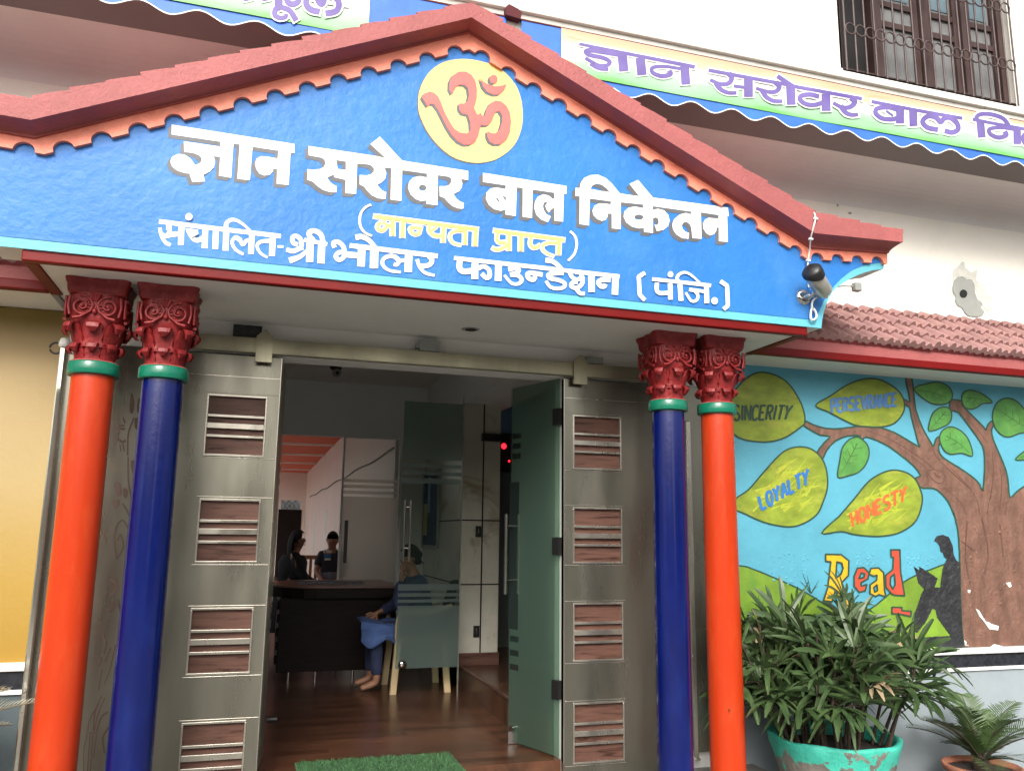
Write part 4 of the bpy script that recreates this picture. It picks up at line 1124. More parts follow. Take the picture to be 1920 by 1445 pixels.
# switches on the pillar
for px, py, lb in ((897, 996, 'upper black wall switch on the tiled pillar'), (893, 1183, 'lower black wall socket near the foot of the tiled pillar')):
    p = on_y(px, py, 7.43)
    t = tag(MB().box(p.x - .028, p.x + .028, 7.424, 7.436, p.z - .05, p.z + .05).build('wall_switch', M['black'], None, bevel=.004), lb, 'switch', 'switches on the pillar')
    MB().box(p.x - .004, p.x + .004, 7.42, 7.425, p.z - .02, p.z + .025).build('rocker', M['steel2'], t)
# ------------------------------------------------------------------ upper window with its grille
t = thing('barred_window', (5.19, 5.0, WZ0), 'tall brown window with a ringed iron grille and a dark open leaf on the upper floor', 'window')
MB().box(WX0, WX1, 5.16, 5.2, WZ0, WZ1).build('dark_room', M['darkhole'], t)
MB().box(WX0 - .02, WX0 + .005, 5.0, 5.18, WZ0, WZ1).box(WX0, WX1, 5.0, 5.18, WZ0 - .02, WZ0 + .012).build('reveal', M['wood_frame'], t)
def wx(px, py=100, Y=5.1): return on_y(px, py, Y).x
xs = [wx(1638), wx(1731), wx(1806), WX1 - .0]
b = MB()
for x in xs[:3]: b.box(x - .035, x + .035, 5.06, 5.14, WZ0, WZ1)
b.box(WX1 - .06, WX1, 5.06, 5.16, WZ0, WZ1).box(xs[0], WX1, 5.06, 5.14, WZ0, WZ0 + .04)
b.build('frame', M['wood_frame'], t)
for i in range(3):
    x0, x1 = xs[i] + .04, xs[i + 1] - .04
    o = MB().box(x0, x1, 5.115, 5.125, WZ0 + .04, WZ1).build('casement', M['shutter'], t)
    f = MB()
    for xa, xb in ((x0, x0 + .055), (x1 - .055, x1)): f.box(xa, xb, 5.09, 5.114, WZ0 + .04, WZ1)
    for z in (5.80, 5.99, 6.55): f.box(x0 + .055, x1 - .055, 5.092, 5.114, z, z + .05)
    f.build('casement_frame', M['wood_frame'], o)
    MB().box(x0 + .08, x1 - .08, 5.108, 5.114, 6.08, 6.5).build('pane', M['pane_blue'], o)
b = MB()
n = 18
gx = [WX0 + .012 + (WX1 - WX0 - .03) * i / n for i in range(n + 1)]
for x in gx: b.tube([(x, 4.965, WZ0 - .03), (x, 4.965, WZ1)], .0085, 6)
for zc_ in (5.59, 6.14):
    for x0, x1 in zip(gx, gx[1:]):
        c = (x0 + x1) / 2; r_ = (x1 - x0) / 2 * .98
        b.tube([(c + r_ * math.cos(a), 4.955, zc_ + r_ * math.sin(a)) for a in [2 * math.pi * i / 20 for i in range(20)]], .0065, 6, True)
b.build('grille', M['grille'], t)
tag(MB().ball((5.12, 4.62, 4.716 + .05), (.05, .05, .055), 14, 10).tube([(5.03, 4.60, 4.74), (5.12, 4.62, 4.77), (5.22, 4.60, 4.73)], [.012, .02, .012], 8).ball((5.24, 4.6, 4.755), (.055, .05, .05), 14, 10).build('loudspeaker_bundle', M['mortar'], None), 'small pale lumpy bundle lying on the slab edge under the upper window', 'bundle')

# ------------------------------------------------------------------ tricolour banners along the slab edge
BY = 4.29
def wob(x, z): return .0025 * math.sin(x * 2.3) + .0015 * math.sin(x * 6.1 + z * 4)
def cloth(b, x0, x1, zt, zbf, Y, nx, nz=6):
    rows = []
    for k in range(nz + 1):
        t_ = k / nz
        rows.append([(x0 + (x1 - x0) * i / nx, Y + wob(x0 + (x1 - x0) * i / nx, 0) * t_, zt + (zbf(x0 + (x1 - x0) * i / nx) - zt) * t_) for i in range(nx + 1)])
    for A, B in zip(rows, rows[1:]): b.strip(A, B, True)
    return rows[-1]
ZT = 4.606
GZ = on_y(1600, 239, BY).z
WZ = on_y(1600, 262, BY).z
def valance(x):  # wavy lower edge
    return GZ - .055 - .026 * math.cos(2 * math.pi * x / .295)
def banner(x0, x1, xp0, xp1, label):
    t = thing('cloth_banner', ((x0 + x1) / 2, BY, GZ - .08), label, 'banner', 'banners hung along the slab')
    b = MB(); cloth(b, x0, x1, ZT, lambda x: GZ - .01, BY + .006, int((x1 - x0) * 30)); b.build('blue_cloth', M['clothblue'], t)
    b = MB(); e = cloth(b, x0, x1, GZ + .004, valance, BY + .004, int((x1 - x0) * 40), 2); b.build('valance', M['clothblue'], t)
    b = MB()
    lo = [(p[0], p[1] - .002, p[2] - .003) for p in e]; up = [(p[0], p[1] - .003, p[2] + .004) for p in e]
    b.strip(up, lo); b.build('white_trim', M['clothwhite'], t)
    b = MB(); cloth(b, xp0, xp1, ZT - .004, lambda x: GZ, BY - .002, int((xp1 - xp0) * 30)); b.build('printed_cloth', M['print'], t)
    return t
rb = banner(on_y(978, 60, BY).x, 9, on_y(1052, 100, BY).x, 9, 'tricolour cloth banner with a full line of purple Devanagari words, under the barred window')
lb = banner(-6, on_y(950, 20, BY).x, -6, on_y(692, 40, BY).x, 'tricolour cloth banner with half cut off purple letters and a long blue end')
P1, P2, P3, P4 = zm(1050, 50, K), zm(1310, 80, K), zm(1560, 110, 5.333), zm(370, 0, 5.333)
RB = [(P1, [(245, 222), (900, 355), (1735, 520)], (36, 50)), (P1, [(860, 375), (600, 335), (400, 305), (330, 320), (380, 365), (560, 405), (640, 455), (600, 500), (500, 500), (400, 450), (325, 402)], (62, 46)), (P1, [(395, 470), (500, 535), (622, 552)], (66, 44)), (P1, [(800, 360), (820, 575)], 122), (P1, [(1030, 400), (1055, 625)], 122), (P1, [(1570, 545), (1340, 512), (1190, 530), (1195, 595), (1310, 637), (1420, 612), (1400, 565)], (40, 66)), (P1, [(1602, 510), (1618, 745)], 116),
      (P2, [(125, 355), (700, 462), (1130, 540), (1250, 568), (1920, 690), (2100, 722)], 46), (P2, [(385, 395), (425, 450), (390, 520), (280, 535), (145, 478)], (76, 44)), (P2, [(220, 520), (275, 595), (370, 642), (488, 648)], (66, 46)), (P2, [(450, 558), (620, 580)], 42), (P2, [(638, 470), (640, 700)], 116),
      (P2, [(990, 510), (1035, 565), (1000, 625), (900, 635), (735, 588)], (76, 42)), (P2, [(815, 615), (870, 700), (960, 748), (1075, 755)], (66, 46)), (P2, [(1180, 560), (1190, 800)], 116), (P2, [(1010, 430), (1100, 490), (1220, 570)], 58), (P2, [(1550, 695), (1420, 668), (1312, 690), (1310, 742), (1390, 795), (1500, 800), (1600, 770)], (60, 60)), (P2, [(1635, 660), (1640, 880)], 116),
      (P3, [(190, 390), (228, 435), (180, 485), (100, 488), (10, 442)], (62, 34)), (P3, [(85, 470), (130, 535), (190, 562), (262, 560)], (52, 38)), (P3, [(395, 430), (850, 518), (1305, 598)], 34), (P3, [(655, 512), (560, 488), (455, 500), (435, 545), (500, 598), (600, 608), (660, 590)], 46), (P3, [(540, 522), (612, 575)], 24), (P3, [(680, 485), (680, 650)], 82), (P3, [(810, 515), (815, 675)], 82),
      (P3, [(1060, 712), (955, 690), (905, 632), (955, 578), (1035, 588), (1085, 635), (1120, 600), (1180, 592), (1250, 650), (1258, 710), (1200, 738), (1125, 722)], 50), (P3, [(1180, 575), (1255, 640)], 40), (P3, [(1405, 608), (1650, 655), (1980, 715)], 32), (P3, [(1482, 630), (1498, 790)], 78), (P3, [(1480, 640), (1442, 592), (1490, 556), (1600, 560), (1710, 600), (1768, 672)], (40, 44)), (P3, [(1840, 712), (1690, 690), (1575, 705), (1582, 755), (1660, 790), (1740, 768), (1725, 728)], (34, 50)), (P3, [(1850, 690), (1852, 855)], 76), (P3, [(2040, 740), (1950, 745), (1910, 800), (1960, 870), (2040, 860)], 50), (P3, [(2060, 720), (2060, 900)], 78)]
LB = [(P4, [(470, -140), (505, 8)], 80), (P4, [(660, -120), (690, 8)], 80), (P4, [(420, -120), (1500, 60)], 1), (P4, [(812, -150), (812, 60)], 82), (P4, [(850, 65), (785, 95), (775, 150), (820, 180), (880, 172), (890, 140)], (60, 40)), (P4, [(845, 75), (925, 110), (990, 208)], (50, 58)), (P4, [(880, -60), (905, 20), (960, 45), (1010, 10), (990, -60)], 60), (P4, [(1225, 120), (1140, 100), (1090, 45), (1105, -40), (1180, -60), (1215, 20), (1250, 40), (1280, -30), (1360, -40), (1415, 30), (1390, 110), (1280, 138)], 62)]
for bn, LL in ((rb, RB), (lb, LB)):
    P = Paint(BY - .0075, .00004)
    for fn, p, wd in LL: P.stroke(fn, p, wd, add=34)
    P.build('lettering_outline', M['clothwhite'], bn)
    P = Paint(BY - .0095, .00004)
    for fn, p, wd in LL: P.stroke(fn, p, wd)
    P.build('lettering', M['purple'], bn)
p = on_y(963, 21, 4.27)
q0, q1 = on_y(948, 8, 4.27), on_y(977, 35, 4.27)
b = MB().prism([[(q0.x, q1.z), (q1.x - .005, q1.z - .01), (q1.x + .004, q0.z - .04), (q1.x - .02, q0.z - .02), (q0.x + .02, q0.z), (q0.x + .002, q0.z - .02)]], 4.262, 4.31)
tag(b.build('cloth_tie', M['maroon'], None, bevel=.006), 'small maroon cloth tied to the slab edge between the two banners', 'cloth tie')

# ------------------------------------------------------------------ security cameras, cable, lamp
t = thing('security_camera', (3.08, 4.0, 2.8), 'silver bullet security camera on a round mount at the corner of the blue gable', 'camera')
zq = zm(1480, 380, 5.35)
mc = on_y(*zq((150, 945)), 4.05)
b = MB().lathe([(.001, .018), (.03, .016), (.046, .010), (.05, 0)], n=24).xf(Matrix.Translation((mc.x, 4.057, mc.z)) @ Matrix.Rotation(R(90), 4, 'X')); b.build('mount_plate', M['chrome'], t)
e0, e1 = on_y(*zq((232, 700)), 3.90), on_y(*zq((350, 900)), 3.98)
ax = (e1 - e0).normalized()
rot = Vector((0, 0, 1)).rotation_difference(ax).to_matrix().to_4x4()
Ln = (e1 - e0).length
b = MB().lathe([(.001, 0), (.046, 0), (.052, .006), (.053, Ln - .012), (.046, Ln), (.001, Ln)], n=28).xf(Matrix.Translation(e0) @ rot); b.build('camera_body', M['camshell'], t)
b = MB()
rings = []
SHA = 2.3
for k, (r_, z) in enumerate(((.001, -.035), (.044, -.030), (.060, -.012), (.060, Ln * .03))):
    rings.append([(r_ * math.cos(a), r_ * math.sin(a), z + (0 if k < 3 else .2 * Ln * max(0, math.sin(a + SHA)) ** 1.5)) for a in [2 * math.pi * i / 28 for i in range(28)]])
b.loft(rings, True, False, True).xf(Matrix.Translation(e0) @ rot); b.build('sun_shield', M['black'], t)
MB().lathe([(.001, Ln + .003), (.034, Ln + .003), (.036, Ln - .002)], n=20).xf(Matrix.Translation(e0) @ rot).build('lens', M['black'], t)
mid = e0.lerp(e1, .62)
b = MB().tube([(mc.x, 4.04, mc.z), (mc.x + .02, 4.0, mc.z - .005), tuple(mid)], .011, 8).ball((mc.x + .015, 4.02, mc.z), .018, 12, 8); b.build('arm', M['chrome'], t)
b = MB().tube(spline([tuple(e1), tuple(e1 + Vector((.02, .0, -.03))), tuple(on_y(*zq((300, 940)), 4.0)), tuple(on_y(*zq((235, 985)), 4.02)), tuple(on_y(*zq((225, 1060)), 4.03))]), .006, 6)
b.tube(spline([tuple(on_y(*zq(p_), 4.035)) for p_ in ((230, 1040), (215, 1100), (215, 1160), (240, 1175), (270, 1150), (265, 1100), (240, 1060))]), .007, 6); b.build('lead', M['cable'], t)
pc = [on_y(*zq(p_), y_) for p_, y_ in (((248, 98), 3.915), ((262, 160), 3.912), ((240, 250), 3.912), ((214, 365), 3.955), ((205, 470), 4.01), ((188, 580), 4.03), ((180, 700), 4.045), ((195, 850), 4.045))]
t = tag(MB().tube(spline([tuple(p_) for p_ in pc]), .0048, 8).build('white_cable', M['cable'], None), 'thin white cable running down the red moulding to the security camera', 'cable')
b = MB()
for p_ in (pc[1], pc[3], pc[5]): b.box(p_.x - .014, p_.x + .014, p_.y - .008, p_.y + .006, p_.z - .006, p_.z + .006)
b.build('cable_clip', M['cable'], t, bevel=.002)
b0 = on_y(*zq((545, 835)), 4.75); b1 = on_y(*zq((640, 838)), 4.72)
t = tag(MB().tube([tuple(b0 + Vector((-.12, .2, .02))), tuple(b0), tuple(b1)], .006, 6).build('small_floodlight', M['mortar'], None), 'small grey lamp on a thin arm behind the right wing of the gable', 'lamp')
b2 = on_y(*zq((680, 850)), 4.72)
MB().box(b2.x - .03, b2.x + .03, 4.70, 4.75, b2.z - .03, b2.z + .035).build('lamp_head', M['mortar'], t, bevel=.01)
t = thing('dome_camera', (.75, 8.4, 3.08), 'small dome security camera under the dark lobby ceiling', 'camera')
p = on_y(628, 722, 8.3)
MB().lathe([(.001, 0), (.055, 0), (.06, -.02), (.045, -.035), (.001, -.035)], (p.x, 8.3, 3.185), 20).build('base', M['black'], t)
MB().ball((p.x + .01, 8.28, 3.12), .045, 14, 10).build('dome', M['mortar'], t)
MB().ball((p.x + .012, 8.245, 3.11), .018, 10, 8).build('lens', M['black'], t)
# dry twigs caught on the eave tiles
b = MB(); rnd = random.Random(3)
pt = on_y(1838, 645, 4.74)
for i in range(26):
    a = rnd.uniform(0, 6.28); l_ = rnd.uniform(.05, .14)
    c = Vector((pt.x + rnd.uniform(-.10, .10), pt.y + rnd.uniform(-.04, .04), pt.z + rnd.uniform(0, .05)))
    d = Vector((math.cos(a), math.sin(a) * .4, rnd.uniform(-.5, .4)))
    b.tube([c - d * l_ * .5, c + Vector((0, 0, rnd.uniform(-.01, .02))), c + d * l_ * .5], .0045, 5)
tag(b.build('dry_twigs', M['twig'], None), 'tangle of dry twigs lying on the right tiled eave', 'twigs')

# ------------------------------------------------------------------ lobby furniture
t = thing('reception_desk', (.85, 8.4, .2), 'dark reception desk with a rounded top in the middle of the lobby', 'desk')
def rrect(x0, x1, y0, y1, rl, n=12):
    out = []
    for i in range(n + 1):
        a = math.pi / 2 + math.pi * i / n
        out.append((x0 + rl + rl * math.cos(a), (y0 + y1) / 2 + (y1 - y0) / 2 * math.sin(a)))
    return out + [(x1, y0), (x1, y1)]
rp = rrect(.18, 1.36, 7.98, 9.05, .42)
def slabxy(b, loop, z0, z1):
    n = len(loop)
    b.add([(x, y, z0) for x, y in loop] + [(x, y, z1) for x, y in loop], [tuple(range(n))[::-1], tuple(range(n, 2 * n))] + [(i, (i + 1) % n, n + (i + 1) % n, n + i) for i in range(n)])
    return b
slabxy(MB(), rp, 1.03, 1.05).build('desk_top', M['desktop'], t, bevel=.006)
slabxy(MB(), [(x, y) for x, y in rp], .94, 1.03).build('desk_rim', M['desk'], t)
MB().box(.285, 1.36, 8.06, 8.10, .285, .94).box(.285, .32, 8.10, 8.9, .285, .94).build('front_panel', M['desk'], t, bevel=.004)
b = MB()
for k in range(5): b.box(.262 + .006 * (k % 2), .285, 8.05, 8.12, .36 + k * .12, .44 + k * .12)
b.build('side_molding', M['desk'], t, bevel=.01)
for x in (.40, .64, .98, 1.26):
    MB().tube([(x, 8.12, .2), (x, 8.12, .29)], .014, 10).build('leg', M['chrome'], t)
tag(MB().box(.45, .80, 8.25, 8.50, 1.051, 1.072).box(.78, 1.08, 8.28, 8.52, 1.051, 1.064).build('papers', M['cloth_grey'], None, bevel=.003), 'low pile of papers and a folder on the reception desk', 'papers')
t = thing('plastic_chair', (1.46, 7.55, .2), 'beige plastic armchair behind the frosted glass screen', 'chair')
for sx, sy in ((-.2, -.22), (.2, -.22), (-.2, .22), (.2, .22)):
    b = MB(); x, y = 1.46 + sx, 7.52 + sy
    b.loft([[(x + dx + sx * .18 * (1 - k / 4), y + dy + sy * .1 * (1 - k / 4), .2 + .43 * k / 4) for dx, dy in ((-.028, -.02), (.028, -.02), (.028, .02), (-.028, .02))] for k in range(5)], True, True, False); b.build('leg', M['beige'], t, bevel=.004)
MB().box(1.22, 1.70, 7.28, 7.78, .63, .655).build('seat', M['beige'], t, bevel=.012)
b = MB(); rows = []
for k in range(7):
    z = .66 + .45 * k / 6
    rows.append([(1.68 + .10 * k / 6 + .03 * (1 - (u * u)), 7.53 + u * (.25 - .02 * k) * (1 if k < 5 else (1 - .12 * (k - 4))), z + .02 * (1 - u * u) * (k == 6)) for u in [i / 5 - 1 for i in range(11)]])
for A, B in zip(rows, rows[1:]): b.strip(A, B, True)
for A, B in zip(rows, rows[1:]): b.strip([(p_[0] + .02, p_[1], p_[2]) for p_ in A], [(p_[0] + .02, p_[1], p_[2]) for p_ in B], True)
b.build('backrest', M['cloth_black'], t)
for y in (7.27, 7.79):
    MB().tube(spline([(1.72, y, .92), (1.55, y, .88), (1.32, y, .87), (1.25, y, .82), (1.24, y, .65)]), .02, 8).build('armrest', M['beige'], t)
t = thing('wooden_bench', (1.2, 13.2, .2), 'brown slatted wooden bench standing in the bright corridor behind the two people', 'bench')
b = MB()
for i in range(9): b.box(.72 + i * .08, .76 + i * .08, 13.38, 13.41, .62, 1.12)
b.box(.68, 1.44, 13.37, 13.42, 1.12, 1.18); b.build('backrest', M['bench'], t)
MB().box(.68, 1.44, 12.98, 13.40, .60, .635).build('seat', M['bench'], t)
for x in (.70, 1.40):
    for y in (13.0, 13.36): MB().box(x, x + .04, y, y + .04, .2, .60).build('leg', M['bench'], t)
t = thing('notice_board', (1.82, 9.0, 1.41), 'dark blue notice board with a yellow sheet, deep in the lobby', 'notice board')
MB().box(1.812, 1.829, 8.40, 9.14, 1.42, 2.18).build('felt', M['board_blue'], t)
b = MB().box(1.80, 1.829, 8.37, 8.40, 1.39, 2.21).box(1.80, 1.829, 9.14, 9.17, 1.39, 2.21).box(1.80, 1.829, 8.40, 9.14, 1.39, 1.42).box(1.80, 1.829, 8.40, 9.14, 2.18, 2.21); b.build('frame', M['mortar'], t)
MB().box(1.806, 1.811, 8.94, 9.12, 1.52, 1.86).build('sheet', M['paper_yellow'], t)['label'] = 'yellow sheet'
MB().box(1.806, 1.811, 8.80, 8.90, 1.76, 2.14).build('sheet', M['paper_blue'], t)['label'] = 'pale blue strip'
b = MB(); rnd = random.Random(5)
m0, m1 = on_z(560, 1420, .2), on_z(845, 1418, .2)
b = MB()
for i in range(5200):
    x, y = rnd.uniform(m0.x - .02, m1.x), rnd.uniform(4.80, 5.29)
    a = rnd.uniform(0, 6.28); h = rnd.uniform(.012, .024); q_ = rnd.uniform(.003, .005)
    b.add([(x - q_ * math.cos(a), y - q_ * math.sin(a), .206), (x + q_ * math.cos(a), y + q_ * math.sin(a), .206), (x + rnd.uniform(-.012, .012), y + rnd.uniform(-.012, .012), .206 + h)], [(0, 1, 2)])
b.box(m0.x - .03, m1.x + .01, 4.79, 5.30, .2005, .208)
tag(b.build('door_mat', M['mat_green'], None), 'green artificial grass door mat on the lobby floor at the entrance', 'door mat')

# ------------------------------------------------------------------ people
def skin(name, V, Ed, mat, parent, root=0, sub=2):
    o0 = ORG[parent.name]
    me = bpy.data.meshes.new(name)
    me.from_pydata([tuple(Vector(p[:3]) - o0) for p in V], Ed, [])
    o = bpy.data.objects.new(name, me); COL.objects.link(o)
    md = o.modifiers.new('skin', 'SKIN'); md.use_smooth_shade = True
    for i, p in enumerate(V):
        r_ = p[3]
        me.skin_vertices[0].data[i].radius = (r_, p[4] if len(p) > 4 else r_)
    me.skin_vertices[0].data[root].use_root = True
    s_ = o.modifiers.new('sub', 'SUBSURF'); s_.levels = s_.render_levels = sub
    dg = bpy.context.evaluated_depsgraph_get()
    me2 = bpy.data.meshes.new_from_object(o.evaluated_get(dg))
    bpy.data.objects.remove(o)
    me2.materials.clear(); me2.materials.append(mat)
    o = bpy.data.objects.new(name, me2); COL.objects.link(o)
    me2.polygons.foreach_set('use_smooth', [True] * len(me2.polygons))
    o.parent = parent; ORG[o.name] = o0
    return o
def hand(V, Ed, wi, wrist, fdir, side, scale=1.0, curl=.5):
    """palm and five fingers grown from the wrist vertex wi"""
    f = Vector(fdir).normalized(); sd_ = (Vector(side) - f * Vector(side).dot(f)).normalized(); dn = f.cross(sd_)
    P_ = Vector(wrist) + f * .045 * scale
    V.append((*P_, .026 * scale, .014 * scale)); pi = len(V) - 1; Ed.append((wi, pi))
    for k, (o_, ln) in enumerate(((-.030, .062), (-.011, .072), (.010, .068), (.029, .054))):
        b0 = P_ + f * .035 * scale + sd_ * o_ * scale
        c1 = b0 + (f * ln * .55 + dn * ln * .18 * curl) * scale
        c2 = c1 + (f * ln * .35 + dn * ln * .5 * curl) * scale
        i0 = len(V); V += [(*b0, .009 * scale), (*c1, .008 * scale), (*c2, .0065 * scale)]
        Ed += [(pi, i0), (i0, i0 + 1), (i0 + 1, i0 + 2)]
    b0 = P_ - f * .008 * scale - sd_ * .034 * scale; c1 = b0 + (f * .028 - sd_ * .022 + dn * .01) * scale; c2 = c1 + (f * .026 - sd_ * .004 + dn * .012) * scale
    i0 = len(V); V += [(*b0, .011 * scale), (*c1, .0095 * scale), (*c2, .008 * scale)]; Ed += [(pi, i0), (i0, i0 + 1), (i0 + 1, i0 + 2)]
def head_parts(t, c, fwd, s, hair_len, tilt=0):
    """face features and hair round a head centred at c, facing fwd"""
    f = Vector(fwd).normalized(); u = Vector((0, 0, 1)); u = (u - f * u.dot(f)).normalized(); l = u.cross(f)
    b = MB()
    for sg in (-1, 1): b.ball(c + f * .078 * s + l * .030 * s * sg + u * .005 * s, .0075 * s, 10, 6)
    b.build('eye', M['black'], t)
    b = MB().tube([c + f * .088 * s - u * .052 * s - l * .02 * s, c + f * .094 * s - u * .055 * s, c + f * .088 * s - u * .052 * s + l * .02 * s], .0065 * s, 6); b.build('mouth', M['omred'], t)
    b = MB(); rings = []
    for k in range(9):
        a = math.pi * .5 - k * math.pi * .5 / 6
        q = max(math.cos(a), .02)
        ring = []
        for i in range(24):
            th = 2 * math.pi * i / 24
            fr = math.cos(th)             # 1 at the face
            drop = 1 if fr < .35 else 0
            aa = max(a, -.5) if drop else max(a, .68)
            qq = max(math.cos(aa), .02)
            ring.append(c + f * (.098 * s * qq * fr - .008 * s) + l * (.084 * s * qq * math.sin(th)) + u * (.112 * s * math.sin(aa) + .012 * s))
        rings.append(ring)
    b.loft(rings, True, False, True)
    if hair_len:
        rows = []
        for k in range(8):
            w_ = .085 - .035 * k / 7
            rows.append([c - f * (.075 + .012 * math.sin(k)) * s - f * .012 * k * s * 0 + l * w_ * u_ * s - u * (hair_len * k / 7 - .03) - f * .03 * s * (1 - u_ * u_) for u_ in [i / 4 - 1 for i in range(9)]])
        for A, B in zip(rows, rows[1:]): b.strip(A, B, True)
        for A, B in zip(rows, rows[1:]): b.strip([p_ + f * .03 * s for p_ in A], [p_ + f * .03 * s for p_ in B], True)
    b.build('hair', M['hair'], t)
def figure(name, label, J, fwd, s, top, bottom, hair, sleeve=.6, skirt=None, loc=None):
    """J: pelvis, chest, neck, head, and per side shoulder, elbow, wrist, hip, knee, ankle, toe"""
    t = thing(name, loc or (J['pelvis'][0], J['pelvis'][1], min(J['ankleL'][2], J['ankleR'][2]) - .06), label, 'person')
    V, Ed = [], []
    def add(p, *r_): V.append((*p, *r_)); return len(V) - 1
    pel = add(J['pelvis'], .135 * s, .095 * s); ch = add(J['chest'], .15 * s, .10 * s); nk = add(J['neck'], .052 * s)
    Ed += [(pel, ch), (ch, nk)]
    hc = Vector(J['head']); f = Vector(fwd).normalized()
    u = Vector((0, 0, 1))
    jaw = add(tuple(hc - u * .055 * s + f * .02 * s), .062 * s, .062 * s); hd = add(tuple(hc + u * .03 * s), .083 * s, .09 * s)
    nose = add(tuple(hc - u * .02 * s + f * .098 * s), .011 * s)
    Ed += [(nk, jaw), (jaw, hd), (hd, nose)]
    l = u.cross(f)
    for sg in (-1, 1):
        e_ = add(tuple(hc + l * .088 * s * sg - u * .01 * s), .014 * s, .024 * s); Ed.append((hd, e_))
    ids = {}
    for sd_ in 'LR':
        a = add(J['shoulder' + sd_], .056 * s); b_ = add(J['elbow' + sd_], .040 * s); c_ = add(J['wrist' + sd_], .026 * s, .021 * s)
        Ed += [(ch, a), (a, b_), (b_, c_)]
        wv = Vector(J['wrist' + sd_]); ev = Vector(J['elbow' + sd_])
        hand(V, Ed, c_, wv, wv - ev, J.get('palm' + sd_, (0, .3, 1)), s)
        h_ = add(J['hip' + sd_], .088 * s); k_ = add(J['knee' + sd_], .056 * s); an = add(J['ankle' + sd_], .036 * s); to = add(J['toe' + sd_], .032 * s, .024 * s)
        Ed += [(pel, h_), (h_, k_), (k_, an), (an, to)]
    skin('body', V, Ed, M['skin'], t, pel)
    # shirt: torso and sleeves over the same joints
    V, Ed = [], []
    pel = add(tuple(Vector(J['pelvis']) - u * .03), .172 * s, .135 * s); ch = add(J['chest'], .182 * s, .135 * s)
    nb = add(tuple(Vector(J['chest']).lerp(Vector(J['neck']), .62)), .085 * s, .075 * s)
    Ed += [(pel, ch), (ch, nb)]
    for sd_ in 'LR':
        a = add(J['shoulder' + sd_], .078 * s); e_ = Vector(J['elbow' + sd_]); wv = Vector(J['wrist' + sd_]); sv = Vector(J['shoulder' + sd_])
        if sleeve <= 1:
            b_ = add(tuple(sv.lerp(e_, sleeve)), .058 * s); Ed += [(ch, a), (a, b_)]
        else:
            b_ = add(tuple(e_), .060 * s); c_ = add(tuple(e_.lerp(wv, sleeve - 1)), .046 * s); Ed += [(ch, a), (a, b_), (b_, c_)]
    skin('shirt', V, Ed, top, t, pel)
    if skirt:
        b = MB(); c = Vector(J['pelvis']); rings = []
        if len(skirt) > 2:                        # a long tunic hangs from the chest
            for zz, rx_ in ((J['chest'][2] + .10, .125), (J['chest'][2] + .02, .175), (J['chest'][2] - .10, .165)):
                rings.append([(J['chest'][0] + rx_ * s * math.cos(i * math.pi / 12), c.y + rx_ * s * math.sin(i * math.pi / 12) * 1.0, zz) for i in range(24)])
        for k in range(7):
            r_ = (.15 + skirt[1] * k / 6) * s
            rings.append([(c.x + r_ * (1 + .05 * math.sin(i * 3)) * math.cos(i * math.pi / 12), c.y + r_ * .8 * (1 + .05 * math.sin(i * 3)) * math.sin(i * math.pi / 12), c.z + .10 * s - skirt[0] * k / 6) for i in range(24)])
        b.loft(rings, True, False, True); b.build('skirt', bottom, t)
    else:
        V, Ed = [], []
        pel = add(J['pelvis'], .142 * s, .112 * s)
        for sd_ in 'LR':
            h_ = add(J['hip' + sd_], .098 * s); k_ = add(J['knee' + sd_], .068 * s); a_ = add(tuple(Vector(J['knee' + sd_]).lerp(Vector(J['ankle' + sd_]), .9)), .052 * s)
            Ed += [(pel, h_), (h_, k_), (k_, a_)]
        skin('trousers', V, Ed, bottom, t, pel)
    head_parts(t, hc, fwd, s, hair)
    return t
# woman in black behind the desk, turned to the girl
wx_, wy_ = .50, 10.2
figure('person', 'woman in black with long dark hair standing behind the desk and reaching to the right', dict(pelvis=(wx_ - .03, wy_, .93), chest=(wx_ - .02, wy_, 1.17), neck=(wx_, wy_, 1.32), head=(wx_ + .025, wy_, 1.45),
    shoulderL=(wx_ - .03, wy_ + .15, 1.25), elbowL=(wx_ + .05, wy_ + .20, 1.02), wristL=(wx_ + .22, wy_ + .16, .96), shoulderR=(wx_ + .0, wy_ - .15, 1.25), elbowR=(wx_ + .10, wy_ - .2, 1.02), wristR=(wx_ + .30, wy_ - .10, .92),
    hipL=(wx_ - .03, wy_ + .09, .86), kneeL=(wx_ - .02, wy_ + .09, .55), ankleL=(wx_ - .03, wy_ + .09, .27), toeL=(wx_ + .10, wy_ + .10, .235), hipR=(wx_ - .03, wy_ - .09, .86), kneeR=(wx_ - .01, wy_ - .09, .55), ankleR=(wx_ - .03, wy_ - .09, .27), toeR=(wx_ + .1, wy_ - .10, .235)),
    (1, .25, -.1), .97, M['cloth_black'], M['cloth_black'], .46, 1.62, (.62, .10, 1))
gx_, gy_ = 1.02, 11.2
